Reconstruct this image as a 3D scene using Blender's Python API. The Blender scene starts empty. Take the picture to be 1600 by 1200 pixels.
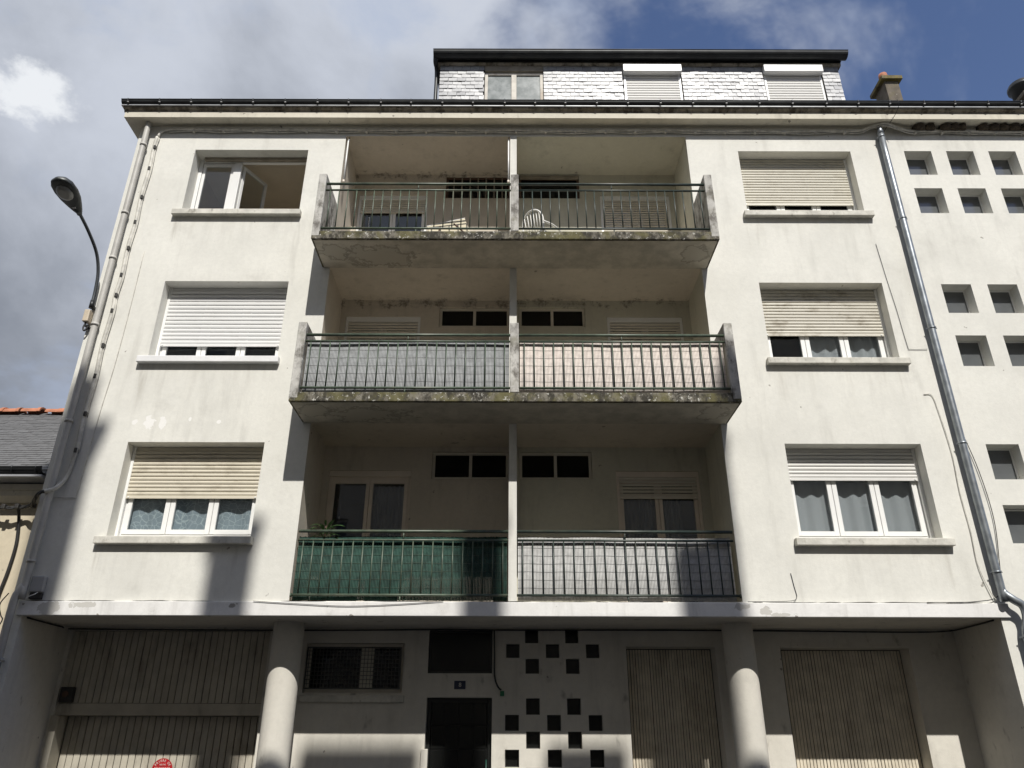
import bpy, bmesh, math, random
from mathutils import Vector, Matrix
rnd = random.Random(7)
sc = bpy.context.scene
C = sc.collection

# ------------------------------------------------------------------ camera
F_PX, VPY, ROLL, EYE = 1190.0, -1935.0, math.radians(0.15), 1.6
PITCH = math.atan(F_PX / (600 - VPY))
DIST = F_PX / (120 * math.cos(PITCH))
cam = bpy.data.objects.new('camera', bpy.data.cameras.new('camera'))
C.objects.link(cam)
cam.data.sensor_width = 36.0
cam.data.lens = F_PX / 1600 * 36
cam.data.clip_end = 2000
cam.data.clip_start = 0.05
fw = Vector((0, math.cos(PITCH), math.sin(PITCH)))
up = Vector((0, -math.sin(PITCH), math.cos(PITCH)))
rt = Vector((1, 0, 0))
cx_ = rt * math.cos(ROLL) + up * math.sin(ROLL)
cy_ = up * math.cos(ROLL) - rt * math.sin(ROLL)
cam.matrix_world = Matrix(((cx_.x, cy_.x, -fw.x, 0), (cx_.y, cy_.y, -fw.y, -DIST),
                           (cx_.z, cy_.z, -fw.z, EYE), (0, 0, 0, 1)))
sc.camera = cam

# ------------------------------------------------------------------ sun, sky, exposure
SUN = Vector((0.221, -1.0, 1.131)).normalized()
sl = bpy.data.lights.new('sun', 'SUN')
sl.energy = 4.75
sl.angle = math.radians(0.53)
sl.color = (1.0, 0.965, 0.90)
sun = bpy.data.objects.new('sun', sl)
C.objects.link(sun)
sun.rotation_euler = SUN.to_track_quat('Z', 'Y').to_euler()
sun.location = (4, -30, 40)

world = bpy.data.worlds.new('World')
sc.world = world
world.use_nodes = True
wt = world.node_tree
wt.nodes.clear()


def wn(t, **kw):
    n = wt.nodes.new(t)
    for k, v in kw.items():
        setattr(n, k, v)
    return n


def wmath(op, a, b=None, clamp=False):
    n = wn('ShaderNodeMath', operation=op)
    n.use_clamp = clamp
    for i, v in enumerate((a, b)):
        if v is None:
            continue
        if isinstance(v, (int, float)):
            n.inputs[i].default_value = v
        else:
            wt.links.new(v, n.inputs[i])
    return n.outputs[0]


def wmix(f, a, b):
    n = wn('ShaderNodeMix', data_type='RGBA')
    for s, v in ((0, f), (6, a), (7, b)):
        if isinstance(v, tuple):
            n.inputs[s].default_value = v + (1,)
        elif isinstance(v, (int, float)):
            n.inputs[s].default_value = v
        else:
            wt.links.new(v, n.inputs[s])
    return n.outputs[2]


def wsmooth(v, lo, hi):
    n = wn('ShaderNodeMapRange', interpolation_type='SMOOTHSTEP')
    wt.links.new(v, n.inputs[0])
    n.inputs[1].default_value = lo
    n.inputs[2].default_value = hi
    return n.outputs[0]


sky = wn('ShaderNodeTexSky', sky_type='NISHITA')
sky.sun_disc = False
sky.sun_elevation = math.asin(SUN.z)
sky.sun_rotation = math.atan2(SUN.x, SUN.y)
sky.air_density = 1.0
sky.dust_density = 0.6
sky.ozone_density = 2.5
tc = wn('ShaderNodeTexCoord')
sep = wn('ShaderNodeSeparateXYZ')
wt.links.new(tc.outputs['Generated'], sep.inputs[0])


def wnoise(scale, detail, rough, off, dist=0.0, vec=None):
    mp = wn('ShaderNodeMapping')
    mp.inputs['Location'].default_value = off
    mp.inputs['Scale'].default_value = (1.0, 1.0, 1.45)
    wt.links.new(vec or tc.outputs['Generated'], mp.inputs[0])
    n = wn('ShaderNodeTexNoise')
    n.inputs['Scale'].default_value = scale
    n.inputs['Detail'].default_value = detail
    n.inputs['Roughness'].default_value = rough
    n.inputs['Distortion'].default_value = dist
    wt.links.new(mp.outputs[0], n.inputs['Vector'])
    return n.outputs[0]


n_big = wnoise(2.6, 6, 0.56, (3.1, 0.4, 1.7), 0.3)
n_mid = wnoise(5.0, 6, 0.58, (0.3, 5.2, 2.0), 0.4)
n_lit = wnoise(1.7, 3, 0.45, (8.3, 1.2, 4.0), 0.2)
# broken cloud that thins towards the right-hand, clearer part of the sky
cov = wmath('SUBTRACT', wmath('ADD', n_big, wmath('MULTIPLY', n_mid, 0.30)),
            wmath('ADD', wmath('MULTIPLY', sep.outputs['X'], 0.62), wmath('MULTIPLY', sep.outputs['Z'], 0.22)))
mask = wsmooth(cov, 0.30, 0.52)
n_cl = wnoise(2.9, 7, 0.57, (2.3, 7.2, 0.6), 0.25)
shade = wsmooth(wmath('ADD', wmath('ADD', wmath('MULTIPLY', n_cl, 0.80), wmath('MULTIPLY', n_lit, 0.35)), wmath('MULTIPLY', sep.outputs['Z'], 0.34)), 0.58, 0.98)
ccol = wmix(shade, (3.0, 3.3, 3.9), (6.9, 7.35, 8.3))
ccol = wmix(wmath('MULTIPLY', wsmooth(n_mid, 0.50, 0.68), 0.5), ccol, (4.6, 5.5, 7.4))
# a sunlit cumulus head
ds = wn('ShaderNodeVectorMath', operation='SUBTRACT')
wt.links.new(tc.outputs['Generated'], ds.inputs[0])
ds.inputs[1].default_value = (-0.512, 0.600, 0.616)
dm = wn('ShaderNodeVectorMath', operation='MULTIPLY')
wt.links.new(ds.outputs[0], dm.inputs[0])
dm.inputs[1].default_value = (1.0, 1.3, 1.7)
dv = wn('ShaderNodeVectorMath', operation='LENGTH')
wt.links.new(dm.outputs[0], dv.inputs[0])
n_cu = wnoise(20.0, 5, 0.62, (1.0, 2.0, 0.5), 0.1)
puff = wsmooth(wmath('ADD', dv.outputs['Value'], wmath('MULTIPLY', n_cu, -0.118)), -0.002, -0.036)
ccol = wmix(puff, ccol, (9.8, 10.1, 10.5))
tint = wn('ShaderNodeMix', data_type='RGBA', blend_type='MULTIPLY')
tint.inputs[0].default_value = 1.0
wt.links.new(sky.outputs[0], tint.inputs[6])
tint.inputs[7].default_value = (1.28, 1.24, 1.38, 1)
skyc = tint.outputs[2]
total = wmix(wmath('MAXIMUM', mask, puff), skyc, ccol)
bg = wn('ShaderNodeBackground')
bg.inputs[1].default_value = 0.085
wt.links.new(total, bg.inputs[0])
wo = wn('ShaderNodeOutputWorld')
wt.links.new(bg.outputs[0], wo.inputs[0])

sc.view_settings.view_transform = 'Standard'
sc.view_settings.look = 'None'
sc.view_settings.exposure = 0.02
sc.view_settings.gamma = 1.0
sc.view_settings.use_curve_mapping = False
sc.render.engine = 'CYCLES'
sc.cycles.max_bounces = 7
sc.cycles.diffuse_bounces = 4
sc.cycles.transparent_max_bounces = 12
sc.cycles.use_denoising = True
sc.cycles.sample_clamp_indirect = 4.0
sc.cycles.caustics_reflective = False
sc.cycles.caustics_refractive = False


# ------------------------------------------------------------------ materials
class NT:
    """small wrapper that makes a procedural material"""

    def __init__(s, name):
        s.m = bpy.data.materials.new(name)
        s.m.use_nodes = True
        s.t = s.m.node_tree
        s.b = s.t.nodes['Principled BSDF']
        s.out = s.t.nodes['Material Output']
        s.pos = s.n('ShaderNodeNewGeometry').outputs['Position']

    def n(s, t, **kw):
        n = s.t.nodes.new(t)
        for k, v in kw.items():
            setattr(n, k, v)
        return n

    def put(s, sock, v):
        if isinstance(v, (int, float)):
            sock.default_value = v
        elif isinstance(v, tuple):
            sock.default_value = v + (1,) if len(v) == 3 and len(sock.default_value) == 4 else v
        else:
            s.t.links.new(v, sock)

    def noise(s, scale, detail=4, rough=0.55, stretch=(1, 1, 1), off=(0, 0, 0), dist=0.0, src=None):
        mp = s.n('ShaderNodeMapping')
        mp.inputs['Scale'].default_value = stretch
        mp.inputs['Location'].default_value = off
        s.put(mp.inputs[0], src or s.pos)
        n = s.n('ShaderNodeTexNoise')
        n.inputs['Scale'].default_value = scale
        n.inputs['Detail'].default_value = detail
        n.inputs['Roughness'].default_value = rough
        n.inputs['Distortion'].default_value = dist
        s.t.links.new(mp.outputs[0], n.inputs['Vector'])
        return n.outputs[0]

    def ramp(s, v, lo, hi, a=0.0, b=1.0):
        n = s.n('ShaderNodeMapRange', interpolation_type='SMOOTHSTEP')
        s.put(n.inputs[0], v)
        for i, q in enumerate((lo, hi, a, b)):
            n.inputs[i + 1].default_value = q
        return n.outputs[0]

    def mix(s, f, a, b, mode='MIX'):
        n = s.n('ShaderNodeMix', data_type='RGBA', blend_type=mode)
        s.put(n.inputs[0], f)
        s.put(n.inputs[6], a)
        s.put(n.inputs[7], b)
        return n.outputs[2]

    def math(s, op, a, b=0.0, clamp=False):
        n = s.n('ShaderNodeMath', operation=op)
        n.use_clamp = clamp
        s.put(n.inputs[0], a)
        s.put(n.inputs[1], b)
        return n.outputs[0]

    def bump(s, h, strength=0.3, dist=0.01, normal=None):
        n = s.n('ShaderNodeBump')
        n.inputs['Strength'].default_value = strength
        n.inputs['Distance'].default_value = dist
        s.put(n.inputs['Height'], h)
        if normal is not None:
            s.put(n.inputs['Normal'], normal)
        return n.outputs[0]

    def done(s, col, rough=0.8, normal=None, metal=0.0, spec=None):
        s.put(s.b.inputs['Base Color'], col)
        s.put(s.b.inputs['Roughness'], rough)
        s.b.inputs['Metallic'].default_value = metal
        if spec is not None:
            s.b.inputs['Specular IOR Level'].default_value = spec
        if normal is not None:
            s.put(s.b.inputs['Normal'], normal)
        return s.m


def plain(name, col, rough=0.7, var=0.12, scale=3.0, metal=0.0, bump=0.0, bscale=40.0, spec=None, dirt=0.0, dcol=(.12, .11, .09)):
    k = NT(name)
    a = tuple(max(0, c * (1 - var)) for c in col)
    b = tuple(min(1, c * (1 + var * 0.7)) for c in col)
    c = k.mix(k.ramp(k.noise(scale, 3), 0.3, 0.7), a, b)
    if dirt:
        c = k.mix(k.math('MULTIPLY', k.ramp(k.noise(2.3, 5, 0.65, (1.5, 1.5, .6), (4, 1, 2)), 0.5, 0.75), dirt), c, dcol)
    nm = k.bump(k.noise(bscale, 4), bump, 0.004) if bump else None
    return k.done(c, rough, nm, metal, spec)


def stucco(name, col, patches=(), pcol=(.83, .82, .79), stain=0.20, spots=0.75, grime=(.16, .145, .12), mould=(), smudge=0.0, sills=False):
    k = NT(name)
    c0 = tuple(x * 0.92 for x in col)
    c1 = tuple(min(1, x * 1.04) for x in col)
    big = k.noise(0.8, 5, 0.62)
    c = k.mix(k.ramp(big, 0.32, 0.68), c0, c1)
    # rain streaks and faint dirt clouds
    st = k.ramp(k.noise(2.6, 5, 0.62, (1.6, 1.6, 0.22), (3, 9, 5)), 0.52, 0.80)
    cl = k.ramp(k.noise(1.9, 6, 0.68, off=(1, 4, 8)), 0.55, 0.82)
    c = k.mix(k.math('MULTIPLY', k.math('ADD', st, cl, True), stain), c, grime)
    fine = k.noise(13.0, 5, 0.72, off=(6, 2, 4))
    c = k.mix(k.ramp(fine, 0.30, 0.75, 0.0, 0.30), c, tuple(x * 0.74 for x in col))
    # chips and pock marks
    sp = k.ramp(k.noise(6.5, 2, 0.5, off=(2, 2, 2)), 0.735, 0.765)
    c = k.mix(k.math('MULTIPLY', sp, spots), c, (.23, .21, .18))
    if smudge:
        sm_ = k.ramp(k.noise(4.6, 3, 0.5, (1.2, 1.2, .65), (6, 6, 2)), 0.635, 0.79)
        c = k.mix(k.math('MULTIPLY', sm_, smudge), c, (.13, .12, .10))
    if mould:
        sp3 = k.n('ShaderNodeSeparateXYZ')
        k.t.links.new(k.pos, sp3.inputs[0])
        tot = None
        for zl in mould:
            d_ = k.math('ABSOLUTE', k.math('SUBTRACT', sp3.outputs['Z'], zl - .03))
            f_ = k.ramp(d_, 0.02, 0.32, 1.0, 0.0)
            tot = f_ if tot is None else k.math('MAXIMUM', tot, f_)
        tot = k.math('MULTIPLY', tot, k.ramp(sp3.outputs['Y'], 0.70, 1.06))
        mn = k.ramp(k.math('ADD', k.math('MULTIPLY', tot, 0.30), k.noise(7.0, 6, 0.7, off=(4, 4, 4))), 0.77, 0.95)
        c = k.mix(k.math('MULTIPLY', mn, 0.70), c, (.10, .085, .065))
    if sills:
        s3 = k.n('ShaderNodeSeparateXYZ')
        k.t.links.new(k.pos, s3.inputs[0])
        X_, Z_ = s3.outputs['X'], s3.outputs['Z']
        fx = None
        for (xa, xb) in ((-6.05, -3.70), (4.08, 6.42)):
            q = k.math('MULTIPLY', k.ramp(X_, xa, xa + .06), k.ramp(X_, xb - .06, xb, 1.0, 0.0))
            edge = k.math('ADD', k.ramp(X_, xa + .05, xa + .40, 1.0, 0.35), k.ramp(X_, xb - .40, xb - .05, 0.0, 0.65))
            q = k.math('MULTIPLY', q, edge)
            fx = q if fx is None else k.math('ADD', fx, q)
        fz = None
        for zb in (9.985, 7.07, 4.15):
            q = k.math('MULTIPLY', k.ramp(Z_, zb - .95, zb - .10), k.ramp(Z_, zb, zb + .01, 1.0, 0.0))
            fz = q if fz is None else k.math('ADD', fz, q)
        sn = k.ramp(k.noise(7.0, 4, 0.6, (1, 1, .10), (2, 0, 7)), 0.46, 0.74)
        c = k.mix(k.math('MULTIPLY', k.math('MULTIPLY', k.math('MULTIPLY', fx, fz), sn), 0.50), c, (.30, .27, .22))
    # flaked paint showing a whiter coat below
    if patches:
        fl = None
        nz = k.noise(9.0, 5, 0.65, off=(3, 0, 5))
        for (px, pz, rx, rz) in patches:
            mp = k.n('ShaderNodeMapping')
            mp.inputs['Location'].default_value = (-px / rx, 0, -pz / rz)
            mp.inputs['Scale'].default_value = (1 / rx, 0, 1 / rz)
            k.t.links.new(k.pos, mp.inputs[0])
            ln = k.n('ShaderNodeVectorMath', operation='LENGTH')
            k.t.links.new(mp.outputs[0], ln.inputs[0])
            f = k.math('SUBTRACT', k.math('MULTIPLY', nz, 2.1), ln.outputs['Value'])
            fl = f if fl is None else k.math('MAXIMUM', fl, f)
        c = k.mix(k.ramp(fl, 0.34, 0.40), c, pcol)
    nm = k.bump(k.noise(26, 5, 0.75), 0.30, 0.008)
    return k.done(c, 0.9, nm, 0, 0.25)


WALL = (.75, .74, .685)
M = {}
M['wall'] = stucco('facade_render', WALL, [(-5.62, 6.07, .11, .16), (-5.42, 6.05, .07, .17), (-5.85, 6.08, .05, .07), (-4.55, 6.08, .06, .05), (-5.0, 6.12, .03, .05)], sills=True)
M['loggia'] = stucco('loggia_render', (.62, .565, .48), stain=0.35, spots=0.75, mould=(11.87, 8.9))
M['loggia_g'] = stucco('loggia_render_greenish', (.59, .57, .475), stain=0.35, spots=0.75, mould=(8.93,))  # the warm and greenish loggia tints put bounced light into the colour
M['ground'] = stucco('entrance_render', (.70, .67, .60), stain=0.25, spots=0.85, smudge=0.55)
M['cream'] = stucco('cornice_render', (.68, .64, .54), stain=0.45, spots=0.9)
M['fascia'] = stucco('canopy_paint', (.80, .79, .77), [(-6.45, 3.27, .22, .13), (-5.95, 3.31, .25, .06), (3.2, 3.31, .16, .06), (3.55, 3.25, .12, .09), (3.75, 3.2, .25, .04)], (.56, .545, .51), stain=0.35, spots=0.8)
M['white_sill'] = stucco('white_sill_paint', (.82, .82, .82), stain=0.12, spots=0.2)
M['ochre'] = stucco('ochre_render', (.61, .54, .41), stain=0.2, spots=0.7)
M['opp'] = stucco('limestone_render', (.60, .55, .47), stain=0.3)


def concrete(name, base, dark, lich, moss, fd=0.55, fl=0.62, fm=0.62, blots=(), fine=1.0):
    k = NT(name)
    c = k.mix(k.ramp(k.noise(4, 4, 0.65), 0.3, 0.7), base, tuple(x * 0.72 for x in base))
    c = k.mix(k.ramp(k.noise(5.5 * fine, 6, 0.7, (1, 1, .6), (3, 1, 6)), fd - 0.12, fd + 0.1), c, dark)
    c = k.mix(k.math('MULTIPLY', k.ramp(k.noise(2.6, 5, 0.66, off=(8, 2, 2)), fm - 0.08, fm + 0.1), 0.8), c, moss)
    c = k.mix(k.math('MULTIPLY', k.ramp(k.noise(9 * fine, 5, 0.72, off=(1, 7, 3)), fl - 0.03, fl + 0.03), 0.9), c, lich)
    for (px, py, rx, ry) in blots:     # spalled and patched areas with a darker rim
        mp = k.n('ShaderNodeMapping')
        mp.inputs['Location'].default_value = (-px / rx, -py / ry, 0)
        mp.inputs['Scale'].default_value = (1 / rx, 1 / ry, 0)
        k.t.links.new(k.pos, mp.inputs[0])
        ln = k.n('ShaderNodeVectorMath', operation='LENGTH')
        k.t.links.new(mp.outputs[0], ln.inputs[0])
        f = k.math('SUBTRACT', k.math('MULTIPLY', k.noise(5.0, 5, 0.62, off=(px, 0, 2)), 1.9), ln.outputs['Value'])
        c = k.mix(k.math('MULTIPLY', k.ramp(f, 0.10, 0.16), 0.75), c, tuple(x * .50 for x in base))
        c = k.mix(k.math('MULTIPLY', k.ramp(f, 0.24, 0.32), 0.8), c, tuple(x * .88 for x in base))
    nm = k.bump(k.noise(18, 5, 0.75), 0.45, 0.01)
    return k.done(c, 0.92, nm, 0, 0.2)


M['slab'] = concrete('weathered_concrete', (.25, .23, .19), (.052, .048, .039), (.58, .57, .52), (.150, .138, .065), 0.47, 0.625, 0.52, fine=1.9)
M['parapet'] = concrete('stained_concrete', (.58, .565, .53), (.15, .14, .125), (.72, .71, .68), (.27, .26, .21), 0.56, 0.66, 0.60)
M['sill'] = concrete('sill_concrete', (.70, .68, .61), (.25, .23, .19), (.72, .71, .68), (.45, .42, .34), 0.66, 0.68, 0.68, fine=1.5)
M['ceil'] = concrete('balcony_underside', (.55, .515, .44), (.36, .33, .275), (.60, .585, .55), (.40, .375, .31), 0.72, 0.72, 0.68,
                     blots=((-2.95, -.50, .30, .30), (3.02, -.45, .26, .33), (-2.2, -.35, .7, .35)))
M['moulding'] = concrete('dirty_moulding', (.40, .36, .29), (.10, .085, .065), (.5, .46, .38), (.22, .18, .12), 0.54, 0.70, 0.60)
M['chimney'] = concrete('chimney_render', (.21, .18, .145), (.12, .105, .085), (.32, .29, .24), (.16, .14, .09), 0.55, 0.7, 0.6)
M['moss_cap'] = concrete('mossy_cap', (.20, .17, .11), (.08, .07, .045), (.30, .27, .16), (.22, .18, .05), 0.55, 0.68, 0.5)

M['pvc'] = plain('white_upvc', (.80, .80, .78), 0.35, 0.04, 2, spec=0.5)
M['pvc_beige'] = plain('brownish_frame', (.72, .64, .55), 0.5, 0.06)
M['wood_old'] = plain('weathered_white_wood', (.68, .64, .57), 0.8, 0.12, 6, bump=0.3, dirt=0.55, dcol=(.30, .17, .07))
M['wood_brown'] = plain('brown_wood', (.10, .055, .035), 0.6, 0.25, 8)
M['wood_trim'] = plain('pale_brown_board', (.27, .24, .19), 0.75, 0.2, 5, bump=0.2)


def shutter_mat(name, col, dirt):
    k = NT(name)
    a = tuple(c * 0.95 for c in col)
    c = k.mix(k.noise(1.6, 4), a, col)
    c = k.mix(k.math('MULTIPLY', k.ramp(k.noise(3.2, 8, 0.68, (1, 1, 2.0), (2, 5, 1)), 0.48, 0.72), dirt), c, (.27, .23, .16))
    return k.done(c, 0.5, None, 0, 0.4)


M['sh_white'] = shutter_mat('white_slats', (.76, .76, .75), 0.10)
M['sh_cream'] = shutter_mat('cream_slats', (.66, .61, .50), 0.40)
M['sh_beige'] = shutter_mat('beige_slats', (.66, .63, .54), 0.35)
M['sh_dirty'] = shutter_mat('dirty_slats', (.64, .61, .53), 0.75)
M['sh_log'] = shutter_mat('loggia_slats', (.70, .66, .57), 0.25)
M['sh_attic'] = shutter_mat('attic_slats', (.72, .71, .68), 0.08)

M['rail'] = plain('green_railing_paint', (.080, .108, .076), 0.42, 0.3, 9, dirt=0.55, dcol=(.16, .145, .105))
M['rail_dark'] = plain('dark_green_railing_paint', (.035, .05, .042), 0.42, 0.3, 9, dirt=0.4, dcol=(.12, .11, .08))
M['cane_grey'] = plain('grey_plastic_cane', (.27, .28, .285), 0.5, 0.18, 14)
M['cane_pink'] = plain('cream_plastic_cane', (.64, .575, .525), 0.5, 0.14, 12)
M['cane_green'] = plain('green_plastic_cane', (.020, .056, .043), 0.62, 0.35, 10, spec=0.25)
M['cane_white'] = plain('white_plastic_cane', (.43, .43, .42), 0.5, 0.14, 12)
M['wire_dark'] = plain('dark_wire', (.06, .06, .055), 0.5)
M['zinc_dark'] = plain('dark_zinc', (.035, .037, .038), 0.42, 0.25, 5, metal=0.35, dirt=0.3, dcol=(.08, .08, .075))
M['zinc'] = plain('galvanised_zinc', (.31, .335, .355), 0.40, 0.22, 6, metal=0.75)
M['zinc_pale'] = plain('pale_zinc', (.38, .39, .41), 0.5, 0.15, 5, metal=0.3)
M['pipe'] = plain('greige_pipe_paint', (.47, .455, .42), 0.5, 0.10, 4, dirt=0.4, dcol=(.25, .23, .2))
M['cable_white'] = plain('painted_cable', (.62, .60, .54), 0.6, 0.2, 9, dirt=0.4)
M['cable_dark'] = plain('black_cable', (.018, .018, .018), 0.5, 0.3, 9)
M['box_grey'] = plain('grey_plastic', (.34, .34, .345), 0.5, 0.08)
M['box_beige'] = plain('beige_plastic', (.55, .47, .36), 0.5, 0.08)
M['box_dark'] = plain('dark_box', (.035, .033, .03), 0.6, 0.2)
M['lamp_grey'] = plain('lamp_shell', (.055, .06, .06), 0.45, 0.2, metal=0.3)
M['lamp_arm'] = plain('lamp_arm_steel', (.075, .082, .088), 0.45, 0.2, metal=0.4)
M['garage'] = plain('garage_board_paint', (.50, .465, .385), 0.6, 0.10, 5, dirt=0.55, dcol=(.13, .10, .07))
M['garage2'] = plain('slatted_door_paint', (.72, .65, .52), 0.6, 0.12, 5, dirt=0.35, dcol=(.20, .16, .11))
M['door'] = plain('dark_door_metal', (.010, .011, .010), 0.4, 0.2)
M['door_reflect'] = plain('door_green_reflection', (.012, .07, .05), 0.4)  # green reflection on the door, put into the handle colour
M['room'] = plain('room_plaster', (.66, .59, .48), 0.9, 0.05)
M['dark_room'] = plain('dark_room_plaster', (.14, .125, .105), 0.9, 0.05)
M['tile_red'] = plain('terracotta', (.44, .17, .09), 0.75, 0.22, 8, bump=0.3, dirt=0.25, dcol=(.25, .12, .07))
M['road'] = plain('asphalt', (.055, .055, .056), 0.85, 0.2, 30, bump=0.6, bscale=90)
M['pave'] = plain('pavement_asphalt', (.13, .125, .12), 0.9, 0.2, 20, bump=0.5, bscale=80)
M['kerb'] = plain('granite_kerb', (.34, .33, .32), 0.8, 0.2, 25, bump=0.3)
M['terrain'] = plain('dusty_ground', (.20, .19, .16), 0.95, 0.2, 2)
M['roofing'] = plain('roof_membrane', (.08, .08, .085), 0.7, 0.2, 3)
M['nest'] = plain('dried_mud', (.060, .046, .032), 0.95, 0.5, 25, bump=1.0, bscale=60)
M['plast_white'] = plain('white_plastic', (.80, .79, .75), 0.4, 0.04)
M['table'] = plain('cream_board', (.56, .50, .36), 0.6, 0.1)
M['leaf'] = plain('leaf_green', (.075, .16, .05), 0.45, 0.4, 9)
M['pot'] = plain('pot_terracotta', (.32, .13, .07), 0.8)
M['sign_red'] = plain('red_enamel', (.42, .018, .022), 0.35, 0.12, 12)
M['sign_white'] = plain('sign_white', (.72, .68, .62), 0.5, 0.08)
M['blue'] = plain('blue_enamel', (.012, .02, .06), 0.3, 0.1)
M['green_tag'] = plain('green_plastic', (.01, .16, .07), 0.5)
M['joint'] = plain('dark_joint', (.02, .018, .015), 0.95)


def slate_mat(name, a, b, rough, spec=0.5):
    k = NT(name)
    oi = k.n('ShaderNodeObjectInfo').outputs['Random']
    c = k.mix(oi, a, b)
    c = k.mix(k.math('MULTIPLY', k.ramp(k.noise(14, 7, 0.65), 0.45, 0.75), 0.55), c, tuple(x * 0.45 for x in a))
    r = k.math('ADD', k.math('MULTIPLY', k.noise(11, 6, 0.65), 0.30), rough - 0.12)
    nm = k.bump(k.noise(16, 6, 0.65, (1, 1, 1)), 0.28, 0.006)
    return k.done(c, r, nm, 0, spec)


M['slate'] = slate_mat('wall_slate', (.23, .235, .25), (.40, .405, .41), 0.44, 0.9)
M['slate_roof'] = slate_mat('roof_slate', (.085, .085, .088), (.135, .135, .137), 0.62)


def glass(name, tint, refl=1.0):
    k = NT(name)
    t = k.t
    tr = k.n('ShaderNodeBsdfTransparent')
    tr.inputs[0].default_value = tint + (1,)
    gl = k.n('ShaderNodeBsdfGlossy')
    gl.inputs['Roughness'].default_value = 0.02
    gl.inputs['Color'].default_value = (.92, .95, 1, 1)
    fr = k.n('ShaderNodeFresnel')
    bf = k.n('ShaderNodeNewGeometry').outputs['Backfacing']
    t.links.new(k.ramp(bf, 0.0, 1.0, 1.52, 1 / 1.52), fr.inputs[0])
    t.links.new(k.bump(k.noise(1.7, 2), 0.05, 0.02), gl.inputs['Normal'])
    ms = k.n('ShaderNodeMixShader')
    t.links.new(k.math('MULTIPLY', fr.outputs[0], refl, True), ms.inputs[0])
    t.links.new(tr.outputs[0], ms.inputs[1])
    t.links.new(gl.outputs[0], ms.inputs[2])
    t.links.new(ms.outputs[0], k.out.inputs[0])
    t.nodes.remove(k.b)
    return k.m


M['door_glass'] = plain('black_door_glass', (.010, .0105, .010), 0.18, 0.1, spec=0.3)
M['glass'] = glass('window_glass', (.84, .86, .87), 1.3)
M['glass_dark'] = glass('dark_glass', (.30, .31, .31), 0.7)
M['glass_mid'] = glass('small_window_glass', (.42, .46, .50), 2.2)


def cloud_reflect_glass():  # grey cloud reflection painted into the attic pane colour
    k = NT('cloud_reflect_glass')
    c = k.mix(k.ramp(k.noise(5, 7, 0.6), 0.35, 0.7), (.19, .21, .20), (.36, .38, .37))
    return k.done(c, 0.12, None, 0, 0.9)


M['glass_cloud_reflect'] = cloud_reflect_glass()
k_ = NT('stair_glass')  # square stair panes: their grey reflection is put into the base colour
M['glass_stair'] = k_.done(k_.mix(k_.noise(4, 5), (.085, .09, .095), (.13, .14, .145)), 0.16, k_.bump(k_.noise(9, 3), 0.12, 0.01), 0, 0.9)


def fabric(name, col, lace=False):
    k = NT(name)
    c = k.mix(k.noise(30, 4), tuple(x * 0.88 for x in col), col)
    if lace:
        vo = k.n('ShaderNodeTexVoronoi', feature='DISTANCE_TO_EDGE')
        vo.inputs['Scale'].default_value = 11
        k.t.links.new(k.pos, vo.inputs['Vector'])
        c = k.mix(k.ramp(vo.outputs['Distance'], 0.05, 0.02), c, tuple(min(1, x * 1.5) for x in col))
    t = k.t
    df = k.n('ShaderNodeBsdfDiffuse')
    tl = k.n('ShaderNodeBsdfTranslucent')
    t.links.new(c, df.inputs[0])
    t.links.new(c, tl.inputs[0])
    ms = k.n('ShaderNodeMixShader')
    ms.inputs[0].default_value = 0.3
    t.links.new(df.outputs[0], ms.inputs[1])
    t.links.new(tl.outputs[0], ms.inputs[2])
    t.links.new(ms.outputs[0], k.out.inputs[0])
    t.nodes.remove(k.b)
    return k.m


M['lace'] = fabric('lace_fabric', (.60, .70, .75), True)
M['net'] = fabric('net_fabric', (.80, .81, .81))
M['net_dim'] = fabric('dim_net_fabric', (.25, .25, .25))

# ------------------------------------------------------------------ mesh helpers
LOC = {}


def top(name, label, cat, loc=(0, 0, 0), group=None):
    o = bpy.data.objects.new(name, None)
    o.empty_display_size = 0.1
    C.objects.link(o)
    o.location = loc
    LOC[o] = Vector(loc)
    o['label'] = label
    o['category'] = cat
    if group:
        o['group'] = group
    return o


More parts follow.
